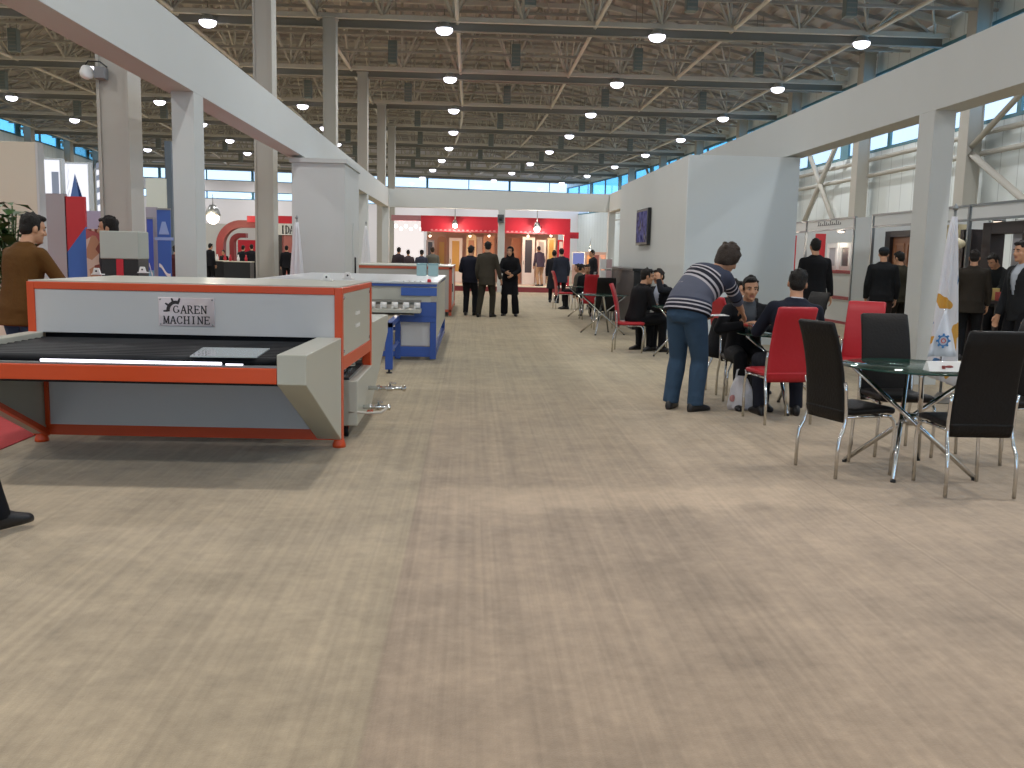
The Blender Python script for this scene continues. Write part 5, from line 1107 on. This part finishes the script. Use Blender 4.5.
d = ray(952, 243); s_ = 8.6 / d.x; t = thing('cream_roll', 'cream rounded roll on a thin stand above the man in the olive jacket', 'roll', (8.6, d.y * s_, 0)); MB().cyl((8.6, d.y * s_, 0), (8.6, d.y * s_, HC + d.z * s_ - .06), .02, 8).build('stand', dkw, t); (MB().tube([(8.6, d.y * s_ + .75, HC + d.z * s_ + .03), (8.6, d.y * s_ + .15, HC + d.z * s_), (8.6, d.y * s_ - .18, HC + d.z * s_ - .01), (8.6, d.y * s_ - .34, HC + d.z * s_ - .02)], [.07, .075, .10, .07], 14).build('roll', mat('cream_roll', '#d9cfae', .5), t))
t = thing('goods_table', 'small dark table with bright packets between the two men at the right edge', 'table', (8.0, 14.6, 0)); MB().box(7.7, 8.5, 14.4, 15.0, .88, .92).build('table_top', dkw, t)
for x in (7.73, 8.47):
    for y in (14.43, 14.97): MB().box(x - .03, x + .03, y - .03, y + .03, 0, .88).build('leg', dkw, t)
for q, (x, y, c, lab) in enumerate(((7.85, 14.5, '#d9a08a', 'pink packet'), (8.05, 14.6, '#e8d2b8', 'cream packet'), (8.25, 14.5, '#b04a44', 'red packet'), (8.3, 14.8, '#d8c07a', 'yellow packet'))): tag(MB().box(x - .07, x + .07, y - .05, y + .05, .921, 1.06 + .05 * (q % 2)).build('goods_packet', mat('packet_' + c[1:], c, .4), bevel=.008), lab + ' on the small dark table at the right', 'packet', 'packets on the dark table')
# brochure rack by the white partition
t = thing('brochure_rack', 'small rack of white brochures at the far edge of the white partition', 'rack', (3.0, 21.5, 0)); MB().tube([(2.93, 21.6, 0), (2.93, 21.6, 1.45)], .014, 8).build('post', whitep, t); MB().tube([(3.19, 21.6, 0), (3.19, 21.6, 1.45)], .014, 8).build('post', whitep, t)
for z in (.7, .95, 1.2): MB().box(2.93, 3.19, 21.5, 21.58, z, z + .02).build('shelf', whitep, t)
for q in range(6): z = (.721, .971, 1.221)[q // 2]; x = 2.995 + .13 * (q % 2); tag(MB().box(x - .06, x + .06, 21.52, 21.56, z, z + .2).build('brochure', [whitep, mat('brochure_pink', '#c8aeb0', .5)][q % 2]), ['left white', 'right pinkish'][q % 2] + ' brochure on the ' + ['lowest', 'middle', 'top'][q // 2] + ' shelf of the brochure rack', 'brochure', 'brochures in the rack')

# ------------------------------------------------------------------ people
def stripemat():
    m = cloth('striped_knit', '#4a4f60'); nt = m.node_tree; b = nt.nodes['Principled BSDF']; a = nt.nodes.new('ShaderNodeAttribute'); a.attribute_name = 'stripe'
    mr = nt.nodes.new('ShaderNodeMapRange'); mr.inputs['From Min'].default_value = -.2; mr.inputs['From Max'].default_value = 1.6; nt.links.new(a.outputs['Fac'], mr.inputs[0])
    r = nt.nodes.new('ShaderNodeValToRGB'); cr = r.color_ramp; cr.interpolation = 'CONSTANT'
    D, G, W, K = '#3c4152', '#5d6170', '#b4b0b6', '#23252f'
    seq = [(-.2, D), (-.06, W), (-.042, K), (-.02, W), (-.004, K), (.02, W), (.036, K), (.058, W), (.072, D), (.09, G), (.24, W), (.26, K), (.285, W), (.30, K), (.335, W), (.35, K), (.37, W), (.385, D), (.42, D),
           (1.08, W), (1.10, K), (1.13, W), (1.15, K), (1.18, W), (1.20, D), (1.29, K), (1.31, G)]
    while len(cr.elements) > 1: cr.elements.remove(cr.elements[-1])
    for i, (p, h) in enumerate(seq):
        e = cr.elements[0] if i == 0 else cr.elements.new((p + .2) / 1.8); e.position = (p + .2) / 1.8; e.color = lin(h)
    nt.links.new(mr.outputs[0], r.inputs[0]); nt.links.new(r.outputs[0], b.inputs['Base Color']); return m
def jeans():
    m = cloth('blue_denim', '#354a60', .5); return m
def px(pxx, y, py=300): return (at(pxx, py, y)[0], y)
# main group
person('man in a grey and white striped jumper and blue jeans, bending over', (2.08, 8.97), 48, 1.80,
  dict(pelvis=(0, -.03, .945), lean=51, plean=.35, twist=-24, side=4, bulk=1.16, tbulk=1.27, shw=.21, zlo=-.04, head=(-6, 30, 10), fr=(.07, .07, .08), fl=(-.18, .05, .08), tr=-16, tl=14, hr=(.26, .66, .84), er=(1, -.2, -.2), hl=(-.12, .42, .92), el=(-1, -.2, -.2), sleeve=.42, topkind='sweater', topmat=stripemat(), top='#4a4f60', hem=-.05, pantsmat=jeans(), hair=('full', '3a312b'), shoe='#1f2024', hnr=(-.6, 0, -.8), curl=.5, flare=1.12, belly=.02), vox=.009)
person('man in a dark jacket and grey shirt seated at the glass table, facing the camera', (2.80, 9.60), -92, 1.76, {**SIT, **dict(lean=16, head=(0, 8, 0), hr=(.08, .34, .82), hl=(-.12, .36, .80), er=(1, -.2, -.3), el=(-1, -.2, -.3), top='#17181c', shirt='#4d5258', hair=('short', '14110f'), curl=.5)}, vox=.009)
person('man in a navy suit on the red chair, his back to the camera', (2.94, 8.52), 86, 1.85, {**SIT, **dict(lean=7, head=(-12, 8, 4), side=4, hr=(.16, .40, .82), hl=(-.14, .40, .81), er=(.6, -.4, -.6), el=(-.6, -.4, -.6), fr=(.16, .34, .08), fl=(-.18, .30, .08), top='#1d212d', shirt='#b9bcc4', hair=('short', '15120f')), 'pants': '#191c26'}, vox=.009)
person('dark-haired person in black seated on the red chair behind the striped jumper', (2.74, 10.32), 8, 1.68, {**SIT, **dict(lean=14, head=(-15, 8, 0), hr=(.12, .34, .66), hl=(-.12, .34, .66), top='#141519', hair=('short', '12100e'))}, vox=.011)
# seated pair by the partition
person('man in a black suit on the red chair, turned away towards the white partition', (2.58, 14.74), 22, 1.76, {**SIT, **dict(lean=16, head=(-20, 8, 0), hr=(.14, .42, .66), hl=(-.16, .40, .68), top='#141417', hair=('short', '15110f'))}, vox=.011)
person('seated man in a dark suit and pale shirt resting his cheek on his hand', (3.14, 15.28), 214, 1.74, {**SIT, **dict(lean=14, head=(0, 4, 6), hl=(-.10, .26, 1.13), el=(-.8, .5, -.8), hdl=(.3, -.1, .9), hnl=(.6, -.6, 0), hr=(.12, .40, .62), top='#17191f', shirt='#aab2c2', hair=('short', '17120f'), curl=.9)}, vox=.011)
# standing people
person('man in a long black coat, back to us, just right of the white partition', px(813, 15.3), 86, 1.86, dict(lean=2, hr=(.28, .04, .80), top='#131417', topkind='coat', hem=-.30, hair=('short', '15120f')))
person('man in a black leather jacket and dark cap, left of the right pillar', px(881, 15.6), 74, 1.76, dict(lean=4, top='#15171a', topkind='jacket', hem=-.12, pants='#2a1f1c', hair=('cap', '191513'), belly=.03))
person('man in a dark olive jacket standing partly behind the right pillar beside the leather jacket', px(899, 16.4), 100, 1.70, dict(lean=4, top='#2e2c22', pants='#1f1e1b', hair=('short', '15120f'), head=(20, 10, 0)))
person('man in a dark olive suit jacket seen from behind, just right of the white flag', px(971, 14.3), 62, 1.72, dict(lean=4, top='#2c2721', topkind='coat', hem=-.2, pants='#121316', hair=('short', '1a1512')))
person('man in dark clothes looking down at the goods on the small table at the right', px(998, 15.3), 200, 1.72, dict(lean=12, head=(0, 35, 0), top='#1c1f20', hair=('short', '15120f'), hr=(.12, .4, 1.0), hl=(-.12, .4, 1.0)))
person('man in a dark suit and pale shirt standing at the right edge', px(1022, 10.9), 190, 1.78, dict(lean=2, top='#1f2124', shirt='#aeb6c0', hair=('short', '171310'), hr=(.20, .14, .86)))
person('man in a navy jacket, leftmost of the three people standing in the aisle', px(469.5, 23.1), 75, 1.70, dict(lean=5, head=(-10, 8, 0), top='#20222e', pants='#1e1f24', hair=('short', '191614'), hr=(.10, .30, 1.05), hl=(-.12, .28, 1.06), er=(.6, -.6, -.6), el=(-.7, -.6, -.5), fr=(.12, .05, .08), bulk=1.08))
person('man in an olive grey suit, middle one of the three standing in the aisle', px(486.5, 22.6), 70, 1.80, dict(lean=3, head=(25, 4, 0), top='#3f3b33', pants='#37342d', hair=('short', '191614'), hr=(.30, .16, .80), bulk=1.06, topkind='coat', hem=-.22, fl=(-.14, -.16, .08), fr=(.12, .04, .08)))
person('woman in a black coat and headscarf standing beside the two men, facing the camera', px(509.5, 23.2), -100, 1.70, dict(fem=True, bulk=1.12, lean=0, head=(-10, 4, 0), hair=('scarf', '131316'), top='#15161a', topkind='coat', hem=-.42, pants='#141519', hr=(.06, .30, 1.08), hl=(-.10, .29, 1.02), er=(1, -.4, -.4), el=(-1, -.4, -.4), flare=1.35, fl=(-.17, .05, .08), fr=(.13, -.02, .08), skin=skin_l))
person('man in a brown jacket standing at the left end of the orange machine', px(20, 8.0), 62, 1.75, dict(lean=12, head=(-18, 12, 0), top='#583b19', topkind='jacket', hem=-.16, pantsmat=jeans(), hair=('short', '15120f'), hr=(.16, .36, 1.0), hl=(-.1, .38, 1.04), er=(1, -.6, 0), el=(-1, -.5, 0), belly=.02), vox=.01)
person('man behind the grey kiosk, only his dark-haired head showing, looking left', px(117, 10.55), 182, 1.80, dict(head=(5, 6, 0), top='#2b2d33', hair=('short', '17120f')), vox=.011)
person('person in dark trousers and a dark shoe at the left edge', (-2.53, 4.47), 62, 1.76, dict(pelvis=(0, -.02, .92), lean=4, fr=(.02, .34, .09), fl=(-.12, -.38, .13), pitchl=-20, tr=0, tl=0, top='#1d2027', pants='#14161c', shoe='#15171c', hr=(.2, -.14, .86), hl=(-.24, .2, .9)), vox=.012)
# far visitors
def far(lab, pxx, y, face, H, o, g='far visitors', z=0): person(lab, (*px(pxx, y), z), face, H, o, g, vox=.015)
far('person in a grey jacket, back to us, at the far red stand', 432, 35.0, 95, 1.72, dict(top='#6d6b62', pants='#35343a', hair=('short', '3a2c22')))
far('person in dark blue clothes beside the grey jacket at the far red stand', 421, 34.5, 80, 1.62, dict(top='#3c4050', hair=('short', '1a1614')))
far('dark figure against the glaring lit stand, leftmost', 398, 36, 70, 1.70, dict(top='#3a3338', hair=('short', '1a1614')))
far('dark figure against the glaring lit stand, right of the leftmost one', 408, 37, 100, 1.62, dict(top='#463c40', hair=('short', '1a1614')))
far('person in a dark violet jacket and beige trousers between two white door samples', 539.5, 39.6, 120, 1.68, dict(top='#4d4250', pants='#a58568', hair=('short', '221c1a'), lean=18), g=None, z=.236)
far('left one of two people in dark coats at the red stand end', 553, 30.5, 80, 1.68, dict(top='#26262c', topkind='coat', hem=-.5, hair=('short', '1a1614')))
far('right one of two people in dark coats at the red stand end, bluish', 560.5, 30.0, 95, 1.74, dict(top='#2b2f3b', topkind='coat', hem=-.3, hair=('short', '1a1614')))
far('seated visitor in a grey green jacket and black trousers on the far red chair', 576, 26.6, 10, 1.70, {**SIT, **dict(top='#4a4b42', hair=('short', '1a1614'), lean=14, shoe='#b9b6b4')})
person('seated visitor in black opposite the grey green jacket, furthest seated group', (3.08, 26.7), 185, 1.70, {**SIT, **dict(top='#1a1a1e', hair=('short', '15120f'))}, 'far visitors', vox=.015)
person('seated person in black at the far glass table, facing the red chair', (2.95, 24.1), 262, 1.70, {**SIT, **dict(top='#17181c', hair=('short', '15120f'))}, 'far visitors', vox=.015)
far('standing visitor in black beyond the furthest seated group', 592, 33, 200, 1.74, dict(top='#1b1b20', hair=('short', '15120f')))
far('person in dark red and black right of the blue roll-up banners', 176, 24, 60, 1.55, dict(top='#4a2226', pants='#7a2a2c', hair=('short', '2a211c'), skin=skin_l))
far('person in black at the left edge of the red arch stand, beside the white pillar', 210.5, 38, 60, 1.70, dict(top='#1b1b1f', hair=('short', '15120f')))
far('seated dark figure between the draped tables under the red arch', 225, 41, 250, 1.45, dict(top='#1d1c20', hair=('short', '15120f')))
far('left one of the two dark-suited men under the red arch', 243.5, 40, 80, 1.66, dict(top='#1a1b20', hair=('short', '15120f')))
far('right one of the two dark-suited men under the red arch', 252.5, 39, 110, 1.70, dict(top='#1f1f24', hair=('short', '15120f')))
far('man in a dark suit under the red and white sign with black lettering', 287, 38, 100, 1.68, dict(top='#17171b', hair=('short', '15120f')))
# held paper and booklet
d_ = RZ(math.radians(40 - 90))
hx = V((2.08, 8.97, 0)) + d_ @ V((-.06, .44, .905)); n = MB(); n.hexa([hx + V(q) for q in ((-.15, -.09, 0), (.15, -.12, .01), (.15, .09, .012), (-.15, .1, .0), (-.15, -.09, .004), (.15, -.12, .014), (.15, .09, .016), (-.15, .1, .004))])
tag(n.build('paper_sheets', whitep), 'white sheets of paper held out by the man in the striped jumper', 'paper')
hx = V((2.78, 9.22, .80)); n = MB(); n.hexa([hx + V(q) for q in ((-.1, -.05, .02), (.08, -.07, 0), (.1, .05, .02), (-.08, .07, .03), (-.1, -.05, .035), (.08, -.07, .015), (.1, .05, .035), (-.08, .07, .045))])
tag(n.build('booklet', mat('booklet_red', '#b33a34', .5)), 'small red booklet in the hands of the man facing the camera', 'booklet')
